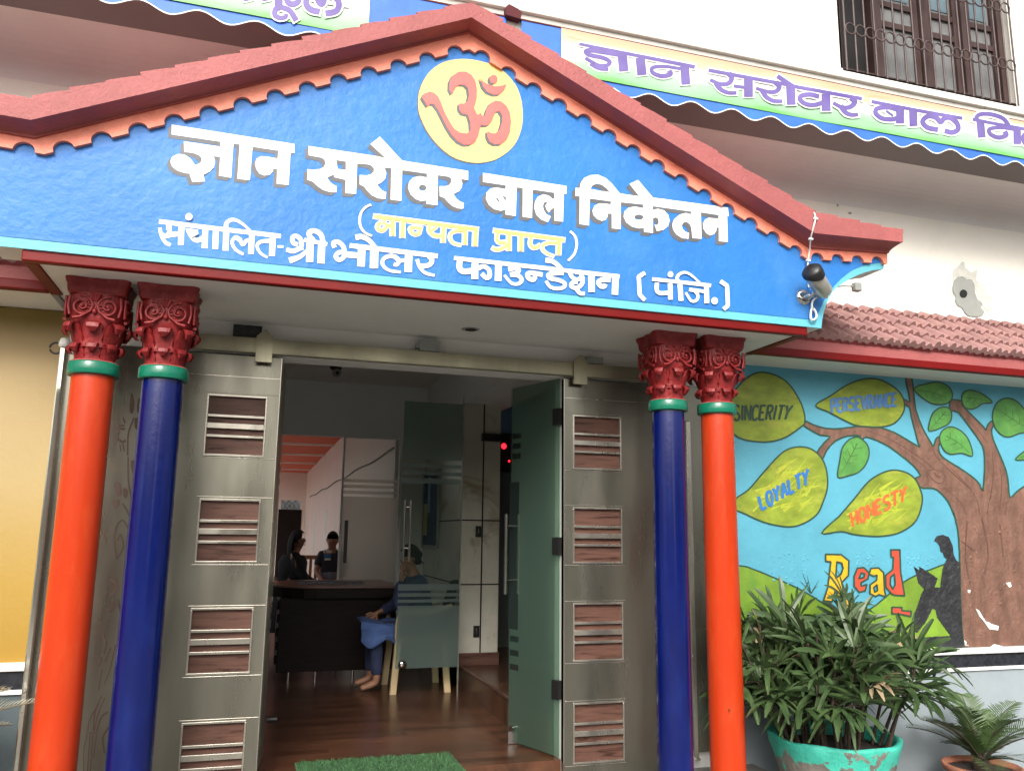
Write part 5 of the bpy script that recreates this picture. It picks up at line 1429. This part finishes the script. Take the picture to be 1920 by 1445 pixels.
g = figure('person', 'girl in a black printed T-shirt and grey skirt standing by the glass door', dict(pelvis=(gx_, gy_, .94), chest=(gx_, gy_, 1.16), neck=(gx_, gy_ - .01, 1.31), head=(gx_ - .005, gy_ - .03, 1.44),
    shoulderL=(gx_ + .14, gy_, 1.24), elbowL=(gx_ + .19, gy_ - .04, 1.05), wristL=(gx_ + .06, gy_ - .22, .93), shoulderR=(gx_ - .14, gy_, 1.24), elbowR=(gx_ - .20, gy_ - .06, 1.04), wristR=(gx_ - .12, gy_ - .24, .92),
    hipL=(gx_ + .08, gy_, .87), kneeL=(gx_ + .08, gy_ - .02, .56), ankleL=(gx_ + .08, gy_, .27), toeL=(gx_ + .08, gy_ - .12, .235), hipR=(gx_ - .08, gy_, .87), kneeR=(gx_ - .08, gy_ - .02, .56), ankleR=(gx_ - .08, gy_, .27), toeR=(gx_ - .08, gy_ - .12, .235)),
    (-.25, -1, -.15), .93, M['cloth_black'], M['cloth_grey'], .0, .75, (.45, .12))
fr = gy_ - .150
P = Paint(fr, .0002)
fg = zm(500, 1010, 12)
for pts, wd in (([(1285, 310), (1310, 255), (1350, 260), (1370, 310)], 34), ([(1385, 310), (1400, 262), (1430, 300), (1465, 262)], 34)):
    P.stroke(fg, pts, wd)
P.stroke(fg, [(1300, 455), (1440, 450)], 50)
P.build('shirt_print', M['paper'], g)
P = Paint(fr, .0002); P.stroke(fg, [(1280, 380), (1450, 372)], 70); P.build('shirt_print', M['m_blue'], g)
sx, sy = 1.44, 7.52
figure('person', 'person in dark navy clothes sitting bent over on the plastic chair behind the glass screen', dict(pelvis=(sx + .06, sy, .74), chest=(sx + .0, sy, 1.02), neck=(sx - .03, sy, 1.20), head=(sx - .06, sy, 1.325),
    shoulderL=(sx - .0, sy - .17, 1.12), elbowL=(sx - .2, sy - .20, .90), wristL=(sx - .15, sy - .10, 1.15), shoulderR=(sx - .0, sy + .17, 1.12), elbowR=(sx - .14, sy + .22, .90), wristR=(sx - .30, sy + .14, .84),
    hipL=(sx + .02, sy - .1, .72), kneeL=(sx - .36, sy - .12, .72), ankleL=(sx - .34, sy - .12, .28), toeL=(sx - .48, sy - .12, .235), hipR=(sx + .02, sy + .1, .72), kneeR=(sx - .36, sy + .12, .72), ankleR=(sx - .36, sy + .12, .28), toeR=(sx - .5, sy + .12, .235)),
    (-1, -.25, -.35), 1.0, M['cloth_navy'], M['cloth_navy'], .12, 1.92, None, (1.3, sy, .2))
b = MB(); rows = []
for k in range(9):
    t_ = k / 8
    rows.append([(sx - .50 + .34 * u_, sy - .20 - .02 * math.sin(u_ * 9 + t_ * 3) - .05 * (t_ > .5), .80 - .03 * u_ * 2 - .26 * max(0, t_ - .35) * (1 + .3 * math.sin(u_ * 7)) + .02 * math.sin(t_ * 8)) if t_ > .35 else (sx - .50 + .34 * u_, sy + .12 - .32 * t_ / .35, .80 - .02 * u_ + .012 * math.sin(u_ * 9)) for u_ in [i / 10 for i in range(11)]])
for A, B in zip(rows, rows[1:]): b.strip(A, B, True)
for A, B in zip(rows, rows[1:]): b.strip([(p_[0], p_[1] + .012, p_[2] - .012) for p_ in A], [(p_[0], p_[1] + .012, p_[2] - .012) for p_ in B], True)
tag(b.build('folded_cloth', M['cloth_blue'], None), 'blue cloth draped over the knees of the seated person by the desk', 'cloth')
# ------------------------------------------------------------------ painted mural
MY = 4.9785
mu = thing('wall_mural', (4.9, 4.98, .775), 'painted tree mural with virtue words on its leaves and the word Read below', 'mural')
k5 = 5.0526
m1, m2, m3 = zm(1380, 680, k5), zm(1540, 680, k5), zm(1380, 960, 3.5556)
ident = lambda p: p
MB().add([(3.07, MY, .773), (9, MY, .773), (9, MY, 2.75), (3.07, MY, 2.75)], [(0, 1, 2, 3)]).build('painted_sky', M['m_sky'], mu)
def offs(fn, pts): return [fn(p) for p in pts]
def outline(loop_px, name, wd=3.2, mat='m_line', Y=MY - .0035, closed=True):
    P = Paint(Y, .00005); P.stroke(ident, loop_px, wd, closed=closed, sub=2); P.build(name, M[mat], mu)
def shape(loop_px, name, mat, Y, smooth=4, ol=True, parent=None, wd=3.0):
    P = Paint(Y, .00005); P.poly(ident, [loop_px], smooth=smooth); o = P.build(name, M[mat], mu)
    if ol:
        P = Paint(Y - .0006, .00003); P.stroke(ident, loop_px, wd, closed=True, sub=max(smooth, 2)); P.build('outline', M['m_line'], o)
    return o
hill = offs(m3, [(-300, 340), (20, 355), (130, 385), (240, 430), (380, 490), (500, 555), (640, 640), (760, 680), (900, 640), (1050, 520), (1150, 445), (1300, 380), (1400, 345), (1500, 332), (1700, 330), (1700, 800)])
zl = on_y(1700, 1221, MY)
P = Paint(MY - .001, .0001)
top = spline(hill[:-1], 4)
L_ = [P.W(p) for p in top]
P.flat([L_ + [(L_[-1][0], .774), (L_[0][0], .774)]], MY - .001); o = P.build('painted_hill', M['m_hill'], mu)
P = Paint(MY - .0016, .00003); P.stroke(ident, top, 3, sub=1); P.build('outline', M['m_line'], o)
# grass tufts on the hill
for base, tips in (((160, 640), [(95, 595), (130, 590), (150, 548), (185, 600), (290, 630)]), ((500, 540), [(425, 455), (440, 395), (475, 420), (555, 450), (545, 490)])):
    P = Paint(MY - .002, .00005)
    for tp in tips:
        mid_ = ((base[0] + tp[0]) / 2 + (tp[0] - base[0]) * .12, (base[1] + tp[1]) / 2 - 12)
        P.stroke(m3, [base, mid_, tp], (7, 1.5))
    P.build('painted_grass', M['m_line'], mu)
# tree
tree = offs(m1, [(648, 545), (740, 590), (860, 622), (1000, 622), (1140, 602), (1250, 600), (1370, 615), (1500, 660), (1640, 740), (1745, 800)]) + offs(m2, [(918, 760), (890, 650), (852, 500), (835, 422), (786, 392), (788, 345), (838, 368), (822, 260), (800, 145), (856, 145), (876, 300), (897, 450), (960, 620), (1038, 755), (1063, 795), (1085, 722), (1120, 698), (1130, 740), (1112, 790), (1120, 850), (1170, 910), (1300, 990), (1430, 1080), (1500, 1150), (1530, 1215), (1548, 1000), (1540, 830), (1500, 740), (1400, 600), (1300, 470), (1235, 455), (1215, 425), (1225, 350), (1260, 350), (1325, 360), (1340, 405), (1420, 490), (1540, 610), (1558, 640), (1580, 582), (1628, 545), (1632, 590), (1612, 640), (1630, 730), (1690, 870), (1750, 1020), (1772, 1150), (1787, 1275), (1850, 1222), (1930, 1165), (2100, 1080), (2300, 1060)])
tree2 = offs(m3, [(1520, 900), (1505, 750), (1495, 500), (1490, 260), (1478, 110), (1450, 0)]) + offs(m2, [(1255, 1435), (1200, 1310), (1100, 1205), (1030, 1185), (940, 1180), (892, 1088), (940, 1070), (880, 980), (760, 880), (640, 792), (520, 732), (425, 702), (395, 722), (362, 715), (370, 690), (250, 692), (130, 742), (50, 830), (15, 905)]) + offs(m1, [(790, 880), (765, 850), (840, 752), (893, 697), (800, 685), (700, 632), (640, 592)])
P = Paint(MY - .0024, .0001)
L_ = [P.W(p) for p in tree]; L2 = [P.W(p) for p in tree2]
loop = L_ + [(L_[-1][0], .774), (L2[0][0], .774)] + L2
P.flat([loop], MY - .0024); to = P.build('painted_tree', M['m_trunk'], mu)
P = Paint(MY - .003, .00003)
P.stroke(ident, tree, 3.2, sub=2); P.stroke(ident, tree2, 3.2, sub=2)
P.build('outline', M['m_line'], to)
P = Paint(MY - .003, .00005)
for pts, wd in (([(430, 640), (640, 720), (880, 860), (1080, 1010)], (4, 9)), ([(700, 780), (900, 920), (1000, 1000)], (3, 8)), ([(1050, 800), (1100, 900), (1250, 1050), (1420, 1200)], (4, 12)), ([(1000, 1020), (1040, 1090), (1110, 1140), (1170, 1110), (1160, 1050), (1080, 1010), (1010, 1020)], 10), ([(1070, 1040), (1100, 1075), (1130, 1080)], 16), ([(1230, 1000), (1400, 1180), (1480, 1320), (1500, 1440)], (4, 10)), ([(1620, 850), (1630, 1050), (1600, 1300)], (4, 10)), ([(1690, 980), (1710, 1150), (1690, 1400)], (4, 8)), ([(1160, 1180), (1300, 1300), (1380, 1440)], (4, 9)), ([(870, 330), (880, 480), (940, 680)], (3, 6)), ([(1380, 520), (1500, 660), (1580, 760)], (3, 6)), ([(1600, 1250), (1570, 1440)], (4, 9)), ([(1760, 1330), (1740, 1440)], (4, 9))):
    P.stroke(m2, pts, wd)
for pts, wd in (([(1540, 60), (1530, 300), (1560, 480)], (10, 4)), ([(1640, 40), (1680, 260), (1660, 420)], (10, 4)), ([(1760, 80), (1780, 300)], (9, 4)), ([(1500, 190), (1590, 260)], 8)):
    P.stroke(m3, pts, wd)
P.build('painted_bark', M['m_bark'], to)
# raised flakes of old plaster on the trunk and the reader
b = MB(); rnd = random.Random(11)
for i in range(46):
    px, py = rnd.uniform(1812, 1915), rnd.uniform(985, 1208)
    q = on_y(px, py, MY - .003); r_ = rnd.uniform(.006, .02)
    n = 8; ring = [(q.x + r_ * rnd.uniform(.6, 1.2) * math.cos(2 * math.pi * k / n), MY - .002, q.z + r_ * rnd.uniform(.6, 1.4) * math.sin(2 * math.pi * k / n)) for k in range(n)]
    ap = (q.x, MY - rnd.uniform(.006, .014), q.z)
    b.add(ring + [ap], [(k, (k + 1) % n, n) for k in range(n)], True)
b.build('plaster_specks', M['m_trunk'], mu)['kind'] = 'stuff'
for pl in ([(1598, 640), (1622, 655), (1650, 705), (1700, 742), (1752, 758), (1748, 786), (1690, 778), (1660, 735), (1622, 690)], [(1690, 900), (1720, 878), (1770, 890), (1800, 902), (1780, 912)], [(1545, 515), (1565, 518), (1560, 538), (1546, 534)], [(1800, 470), (1830, 465), (1838, 495), (1822, 500)], [(1522, 850), (1545, 870), (1550, 890), (1528, 885)]):
    Paint(MY - .0042).poly(m3, [pl]).build('bare_plaster', M['ledge'], mu)
b = MB()
for i in range(90):                                 # blistered paint on the painted sky
    px, py = rnd.choice([(rnd.uniform(1445, 1515), rnd.uniform(1035, 1095)), (rnd.uniform(1605, 1640), rnd.uniform(1030, 1060)), (rnd.uniform(1700, 1750), rnd.uniform(1035, 1065))])
    q = on_y(px, py, MY - .001); r_ = rnd.uniform(.004, .011); n = 7
    ring = [(q.x + r_ * rnd.uniform(.6, 1.3) * math.cos(2 * math.pi * k / n), MY - .0003, q.z + r_ * rnd.uniform(.6, 1.3) * math.sin(2 * math.pi * k / n)) for k in range(n)]
    b.add(ring + [(q.x, MY - rnd.uniform(.004, .009), q.z)], [(k, (k + 1) % n, n) for k in range(n)], True)
b.build('paint_specks', M['m_sky'], mu)['kind'] = 'stuff'
# leaves
BIG = dict(
    sincerity=offs(m1, [(652, 560), (645, 470), (600, 350), (500, 200), (380, 120), (230, 90), (110, 140), (0, 250), (-90, 400), (-80, 580), (0, 690), (120, 735), (300, 748), (470, 705), (630, 595)]),
    persevrance=offs(m1, [(755, 403), (900, 310), (1050, 212), (1200, 156), (1330, 153), (1450, 200), (1550, 280), (1596, 380), (1580, 480), (1500, 572), (1380, 606), (1250, 605), (1130, 590), (1000, 530), (870, 462)]),
    loyalty=offs(m1, [(0, 1285), (120, 1200), (250, 1050), (400, 885), (500, 815), (620, 795), (720, 820), (810, 900), (858, 1020), (866, 1180), (820, 1330), (770, 1430), (660, 1510), (510, 1552), (283, 1514), (86, 1429), (-20, 1375)]),
    honesty=offs(m1, [(1766, 1300), (1750, 1210), (1700, 1105), (1620, 1042), (1500, 1015), (1380, 1045), (1250, 1130), (1110, 1300), (980, 1450)]) + [(1573, 968), (1541, 999), (1577, 996), (1605, 1002), (1647, 1005), (1684, 999), (1712, 982), (1724, 962)])
for k_, lp in BIG.items():
    o = shape(lp, 'painted_leaf', 'm_leaf', MY - .0036)
    cx_, cy_ = sum(p[0] for p in lp) / len(lp), sum(p[1] for p in lp) / len(lp)
    if k_ in ('loyalty', 'honesty'):              # brushed lighter heart of the leaf
        P = Paint(MY - .0039, .00003); rnd = random.Random(len(k_))
        for i in range(70):
            a = rnd.uniform(0, 6.283); q = rnd.random() ** .5 * .62
            j = int(a / 6.283 * len(lp)) % len(lp)
            px, py = cx_ + (lp[j][0] - cx_) * q, cy_ + (lp[j][1] - cy_) * q
            l_ = rnd.uniform(8, 22); an = -.6 + rnd.uniform(-.5, .5)
            P.stroke(ident, [(px - l_ * math.cos(an), py - l_ * math.sin(an)), (px, py + rnd.uniform(-2, 2)), (px + l_ * math.cos(an), py + l_ * math.sin(an))], (rnd.uniform(2, 7), .8), sub=3)
        P.build('brushed_highlight', M['m_lime'], o)
SMALL = [offs(m2, p) for p in ([(880, 250), (1000, 197), (1120, 185), (1210, 230), (1243, 310), (1200, 380), (1100, 395), (1000, 360)], [(1620, 375), (1540, 303), (1430, 260), (1360, 275), (1330, 330), (1350, 410), (1410, 440), (1470, 425), (1530, 385)], [(1022, 645), (1032, 540), (1070, 462), (1140, 420), (1210, 430), (1236, 490), (1220, 560), (1150, 608)], [(1432, 880), (1400, 740), (1330, 650), (1230, 605), (1150, 640), (1120, 712), (1150, 810), (1220, 865), (1330, 855)], [(1780, 335), (1700, 350), (1642, 420), (1622, 520), (1650, 620), (1720, 690), (1790, 700), (1870, 670), (1990, 640), (1985, 540), (1930, 450), (1860, 370)], [(1840, 915), (1920, 840), (2010, 790), (2080, 850), (2020, 920), (1940, 918)])]
SMALL.append(offs(m1, [(965, 1080), (985, 920), (1010, 800), (1080, 722), (1160, 706), (1240, 770), (1262, 860), (1230, 960), (1160, 1035), (1060, 1070)]))
VE = [[(900, 260), (1050, 280), (1180, 330)], [(1590, 370), (1480, 340), (1370, 330)], [(1040, 620), (1110, 540), (1180, 460)], [(1400, 850), (1290, 750), (1180, 690)], [(1960, 620), (1820, 540), (1700, 460)], [(1860, 905), (1960, 870)], None]
for lp, ve in zip(SMALL, VE):
    o = shape(lp, 'painted_leaf', 'm_leaf2', MY - .0036, wd=2.6)
    P = Paint(MY - .0046, .00005)
    if ve is None: fn, ve = m1, [(1000, 1040), (1080, 900), (1150, 760)]
    else: fn = m2
    P.stroke(fn, ve, (6, 12))
    a, c = ve[0], ve[-1]; dx, dy = c[0] - a[0], c[1] - a[1]
    for t_ in (.3, .55, .8):
        px, py = a[0] + dx * t_, a[1] + dy * t_
        for sg in (-1, 1): P.stroke(fn, [(px, py), (px + dx * .16 - sg * dy * .2, py + dy * .16 + sg * dx * .2)], (9, 4))
    P.build('vein', M['m_vein'], o)
# words: one-stroke brush capitals
FONT = dict(S=[[(.92, .12), (.5, 0), (.1, .15), (.12, .38), (.5, .48), (.9, .62), (.9, .88), (.5, 1), (.06, .88)]], I=[[(.5, 0), (.5, 1)]], N=[[(.05, 1), (.05, 0)], [(.05, 0), (.95, 1)], [(.95, 1), (.95, 0)]], C=[[(.95, .15), (.55, 0), (.15, .2), (.05, .55), (.2, .9), (.6, 1), (.95, .85)]], E=[[(.1, 0), (.1, 1)], [(.1, .02), (.92, .02)], [(.1, .5), (.75, .48)], [(.1, .98), (.95, .98)]], R=[[(.1, 1), (.1, 0)], [(.1, .02), (.7, .04), (.9, .24), (.7, .46), (.1, .5)], [(.45, .5), (.95, 1)]], T=[[(0, .03), (1, .03)], [(.5, .03), (.5, 1)]], Y=[[(.02, 0), (.48, .5)], [(.98, 0), (.48, .5), (.4, 1)]], P=[[(.1, 1), (.1, 0)], [(.1, .02), (.75, .04), (.95, .27), (.72, .52), (.1, .55)]], V=[[(.02, 0), (.5, 1)], [(.5, 1), (.98, 0)]], A=[[(.02, 1), (.5, 0)], [(.5, 0), (.98, 1)], [(.2, .65), (.8, .65)]], L=[[(.1, 0), (.1, 1)], [(.1, .98), (.95, .98)]], O=[[(.5, 0), (.12, .2), (.05, .6), (.3, .98), (.65, .98), (.93, .6), (.88, .2), (.5, 0)]], H=[[(.08, 0), (.08, 1)], [(.92, 0), (.92, 1)], [(.08, .5), (.92, .5)]])
def word(txt, fn, tl, tr, bl, br, wd, mat, gap=.22):
    P = Paint(MY - .0075, .00003)
    ws = [.45 if ch == 'I' else 1 for ch in txt]
    tot = sum(ws) + gap * (len(txt) - 1)
    x = 0
    for ch, w_ in zip(txt, ws):
        for st in FONT[ch]:
            pts = []
            for a, v in st:
                u = (x + a * w_) / tot
                t_ = (tl[0] + (tr[0] - tl[0]) * u, tl[1] + (tr[1] - tl[1]) * u); b_ = (bl[0] + (br[0] - bl[0]) * u, bl[1] + (br[1] - bl[1]) * u)
                pts.append((t_[0] + (b_[0] - t_[0]) * v, t_[1] + (b_[1] - t_[1]) * v))
            P.stroke(fn, pts, wd, sub=4, add=.01)
        x += w_ + gap
    P.build('word_lettering', M[mat], mu)
word('SINCERITY', m1, (-20, 402), (540, 402), (-18, 545), (500, 535), (21, 20), 'm_line')
word('PERSEVRANCE', m1, (898, 345), (1528, 282), (905, 472), (1525, 408), (24, 22), 'm_blue2', .2)
word('LOYALTY', m1, (208, 1268), (682, 1005), (240, 1395), (690, 1140), (30, 26), 'm_blue', .28)
word('HONESTY', m1, (1080, 1420), (1612, 1170), (1105, 1550), (1610, 1300), (28, 24), 'm_orange', .26)
# Read
def letter(loop, hole, mat):
    P = Paint(MY - .0036, .00005); P.poly(m3, [loop] + ([hole] if hole else [])); o = P.build('word_lettering', M[mat], mu)
    P = Paint(MY - .0044, .00004)
    for lp in [loop] + ([hole] if hole else []):
        for a, c in zip(lp, lp[1:] + lp[:1]): P.stroke(m3, [a, c], 7, add=5)
    P.build('outline', M['m_line'], o)
letter([(598, 280), (700, 282), (752, 322), (750, 420), (705, 468), (725, 520), (768, 640), (715, 640), (662, 520), (640, 595), (583, 590), (612, 500), (632, 330), (598, 325)], [(672, 330), (705, 338), (714, 372), (700, 412), (664, 440)], 'm_yellow')
letter([(788, 425), (810, 372), (852, 368), (886, 402), (880, 442), (832, 470), (836, 492), (872, 480), (862, 522), (822, 532), (788, 492)], [(820, 442), (835, 402), (858, 410), (852, 434)], 'm_red')
letter([(888, 412), (900, 374), (950, 370), (984, 402), (990, 520), (1000, 562), (952, 548), (930, 560), (893, 540), (895, 482), (938, 452), (940, 418), (918, 425)], [(918, 502), (940, 482), (944, 520), (925, 532)], 'm_yellow')
letter([(1033, 250), (1092, 250), (1098, 400), (1124, 555), (1060, 552), (1040, 545), (1000, 500), (998, 420), (1046, 380), (1050, 302), (1035, 297)], [(1030, 432), (1056, 410), (1062, 482), (1045, 512), (1028, 482)], 'm_red')
letter([(752, 668), (795, 664), (795, 698), (752, 704)], None, 'm_red'); letter([(1040, 632), (1105, 634), (1105, 655), (1168, 660), (1165, 694), (1085, 676), (1040, 676)], None, 'm_red')
# reader
rd = [(1322, 190), (1335, 160), (1378, 149), (1420, 165), (1445, 222), (1452, 282), (1468, 318), (1492, 335), (1497, 500), (1507, 750), (1518, 900), (1400, 905), (1215, 880), (1225, 835), (1430, 822), (1342, 702), (1330, 650), (1310, 640), (1272, 720), (1212, 800), (1150, 795), (1200, 650), (1238, 540), (1255, 512), (1215, 470), (1200, 402), (1184, 358), (1224, 388), (1222, 360), (1290, 402), (1345, 440), (1325, 500), (1362, 500), (1370, 430), (1376, 382), (1390, 342), (1408, 308), (1390, 302), (1380, 270), (1364, 262), (1358, 225), (1342, 202)]
P = Paint(MY - .004, .0001); P.poly(m3, [rd]); P.build('painted_reader', M['m_black'], mu)

# ------------------------------------------------------------------ plants
def leaflet(b, p0, d, up, ln, wd, droop, fold=.35, seg=6, ragged=0, taper=1.0):
    d = d.normalized(); sd_ = d.cross(up)
    if sd_.length < 1e-4: sd_ = d.cross(Vector((1, 0, 0)))
    sd_.normalize(); n = sd_.cross(d).normalized()
    A, C, B = [], [], []
    for k in range(seg + 1):
        t = k / seg
        p = p0 + d * (ln * t) + Vector((0, 0, -droop * ln * t * t)) + n * (.03 * ln * math.sin(math.pi * t))
        w_ = wd * (min(1, .25 + t * 3.2)) * (1 - max(0, (t - .70) / .30) ** 1.5 * .82 * taper)
        A.append(p - sd_ * w_ + n * w_ * fold); C.append(p); B.append(p + sd_ * w_ + n * w_ * fold)
    b.strip(A, C, True); b.strip(C, B, True)
def lady_palm(name, c, label, n_st=40, seed=4, hmax=.72, spread=.50):
    rnd = random.Random(seed)
    t = thing(name, c, label, 'plant')
    c = Vector(c)
    st, lf, dry = MB(), MB(), MB()
    for i in range(n_st):
        a = rnd.uniform(0, 6.283); rr = spread * .6 * math.sqrt(rnd.random())
        base = c + Vector((math.cos(a) * rr, math.sin(a) * rr, 0))
        h = hmax * rnd.uniform(.35, 1.0)
        lean = Vector((math.cos(a), math.sin(a), 0)) * rr * rnd.uniform(.4, .9)
        topp = base + lean + Vector((0, 0, h))
        st.tube(spline([tuple(base), tuple(base.lerp(topp, .5) + Vector((rnd.uniform(-.02, .02), rnd.uniform(-.02, .02), 0))), tuple(topp)], 3), [.011, .011, .010, .009, .008, .007, .006], 6)
        nf = rnd.randint(5, 8)
        for k in range(nf):
            fa = a + rnd.uniform(-2.2, 2.2) if rnd.random() < .75 else rnd.uniform(0, 6.283)
            el = rnd.uniform(-.1, 1.15) if k < nf - 2 else rnd.uniform(.8, 1.35)
            p0 = base.lerp(topp, rnd.uniform(.35, 1.0))
            d = Vector((math.cos(fa) * math.cos(el), math.sin(fa) * math.cos(el), math.sin(el)))
            pl = rnd.uniform(.10, .24)
            hub = p0 + d * pl + Vector((0, 0, -.03 * math.cos(el)))
            hub.z = max(hub.z, c.z + .24 + .1 * rnd.random())
            if hub.y > 4.93: hub.y = 4.93
            st.tube([tuple(p0), tuple(p0.lerp(hub, .5) + Vector((0, 0, .015))), tuple(hub)], .0035, 5)
            up = Vector((0, 0, 1)); s_ = d.cross(up).normalized() if abs(d.z) < .98 else Vector((1, 0, 0)); n_ = s_.cross(d).normalized()
            m = rnd.randint(5, 8); ln0 = rnd.uniform(.22, .35)
            tgt = dry if rnd.random() < .02 else lf
            for q in range(m):
                u = (q / (m - 1) - .5) * 2
                ang = u * rnd.uniform(1.15, 1.35)
                dd = d * math.cos(ang) + s_ * math.sin(ang) + n_ * (.15 - .12 * abs(u))
                leaflet(tgt, hub, dd, n_, ln0 * (1 - .18 * abs(u)) * rnd.uniform(.9, 1.08), rnd.uniform(.011, .020), rnd.uniform(.22, .75) * (1 if el < .9 else .4), .3, 6, taper=rnd.choice((1, .6, .9)))
    for mb in (lf, dry, st):
        for v in mb.v:
            if v.y > 4.955: v.y = 4.955 - (v.y - 4.955) * .15
            q = Vector((v.x - 2.688, v.y - 4.42, 0))       # leaves bend round the column
            if q.length < .125:
                q = q.normalized() * .125 if q.x > 0 else Vector((.02, .123, 0))
                v.x, v.y = 2.688 + q.x, 4.42 + abs(q.y)
    lf.build('leaves', M['leaf'], t); dry.build('dry_leaves', M['leafdry'], t); st.build('stems', M['stem'], t)
    return t
PC = (3.45, 4.47)
t = thing('plant_pot', (PC[0], PC[1], -.1), 'large weathered pot with peeling teal paint under the bushy palm', 'pot')
pr = [(.22, 0), (.27, .06), (.315, .22), (.352, .36), (.366, .40), (.378, .43), (.386, .458), (.386, .474), (.374, .480), (.352, .474), (.342, .44), (.335, .40)]
rings = []
rnd = random.Random(2)
for r_, z in pr: rings.append([(PC[0] + r_ * (1 + .008 * math.sin(5 * a + z * 20)) * math.cos(a), PC[1] + r_ * (1 + .008 * math.sin(5 * a + z * 20)) * math.sin(a), z - .1 + .004 * math.sin(7 * a)) for a in [2 * math.pi * i / 56 for i in range(56)]])
MB().loft(rings, True, False, True).build('pot_wall', M['pot'], t)
MB().lathe([(.001, .40), (.2, .41), (.338, .40)], (PC[0], PC[1], -.1), 30, False).build('soil', M['soil'], t)
lady_palm('bushy_palm', (PC[0], PC[1], .31), 'bushy lady palm with broad fan leaves growing in the teal pot')
def cycad(name, c, label, n=16, seed=9, ln=(.42, .62), mat='leaf2', scale=1, az=None):
    rnd = random.Random(seed)
    t = thing(name, c, label, 'plant'); c = Vector(c)
    lf, st = MB(), MB()
    st.lathe([(.05, -.02), (.06, .03), (.045, .08), (.001, .10)], tuple(c), 14)
    for i in range(n):
        a = i * 2.39996 + rnd.uniform(-.2, .2) if az is None else az[i % len(az)] + rnd.uniform(-.15, .15)
        el = rnd.uniform(.35, 1.35)
        L = rnd.uniform(*ln) * scale
        d = Vector((math.cos(a) * math.cos(el), math.sin(a) * math.cos(el), math.sin(el)))
        if d.y > .5: d.y *= .5
        P_ = [c + Vector((0, 0, .06)) + d * (L * k / 12) + Vector((math.cos(a), math.sin(a) * (.3 if d.y > 0 else 1), -1.1)) * (.26 * L * (k / 12) ** 2.2) for k in range(13)]
        st.tube(P_, [.006 - .0003 * k for k in range(13)], 5)
        fine = spline([tuple(p_) for p_ in P_], 3)
        for k in range(4, len(fine) - 1):
            p_ = Vector(fine[k]); tg = (Vector(fine[k + 1]) - Vector(fine[k - 1])).normalized()
            s_ = tg.cross(Vector((0, 0, 1)));
            if s_.length < .05: s_ = Vector((-math.sin(a), math.cos(a), 0))
            s_.normalize(); n_ = s_.cross(tg).normalized()
            tt = k / len(fine)
            w_ = math.sin(math.pi * min(1, .12 + tt * .9)) ** .6
            for sg in (-1, 1):
                leaflet(lf, p_, s_ * sg * 1.0 + tg * .75 + n_ * .28, n_, .15 * scale * w_ * rnd.uniform(.85, 1.1), .0042 * scale, rnd.uniform(.0, .15), .2, 3)
    for mb in (lf, st):
        for v in mb.v:
            if v.y > 4.955 and c.x > 0: v.y = 4.955 - (v.y - 4.955) * .1
    lf.build('fronds', M[mat], t); st.build('stems', M['stem'] if mat == 'leaf2' else M['leafdry'], t)
    return t
t = thing('plant_pot', (4.66, 4.56, -.1), 'terracotta pot holding the small feathery palm', 'pot')
MB().lathe([(.15, 0), (.19, .10), (.215, .16), (.235, .165), (.24, .20), (.225, .205), (.21, .17)], (4.66, 4.56, -.1), 40, False).build('pot_wall', M['terra'], t)
MB().lathe([(.001, .17), (.21, .165)], (4.66, 4.56, -.1), 30, False).build('soil', M['soil'], t)
cycad('feathery_palm', (4.66, 4.56, .06), 'small feathery palm with arching comb-like green fronds', 18, 9)
t = thing('plant_pot', (-1.46, 4.55, -.1), 'pot standing at the foot of the yellow wall, holding pale fronds', 'pot')
MB().lathe([(.15, 0), (.2, .2), (.25, .46), (.26, .50), (.24, .505), (.22, .47)], (-1.46, 4.55, -.1), 40, False).build('pot_wall', M['terra'], t)
cycad('pale_palm', (-1.46, 4.55, .42), 'palm fronds coloured pale as if lit, reaching in before the yellow wall', 15, 21, (.45, .66), 'leaf3', 1.0)
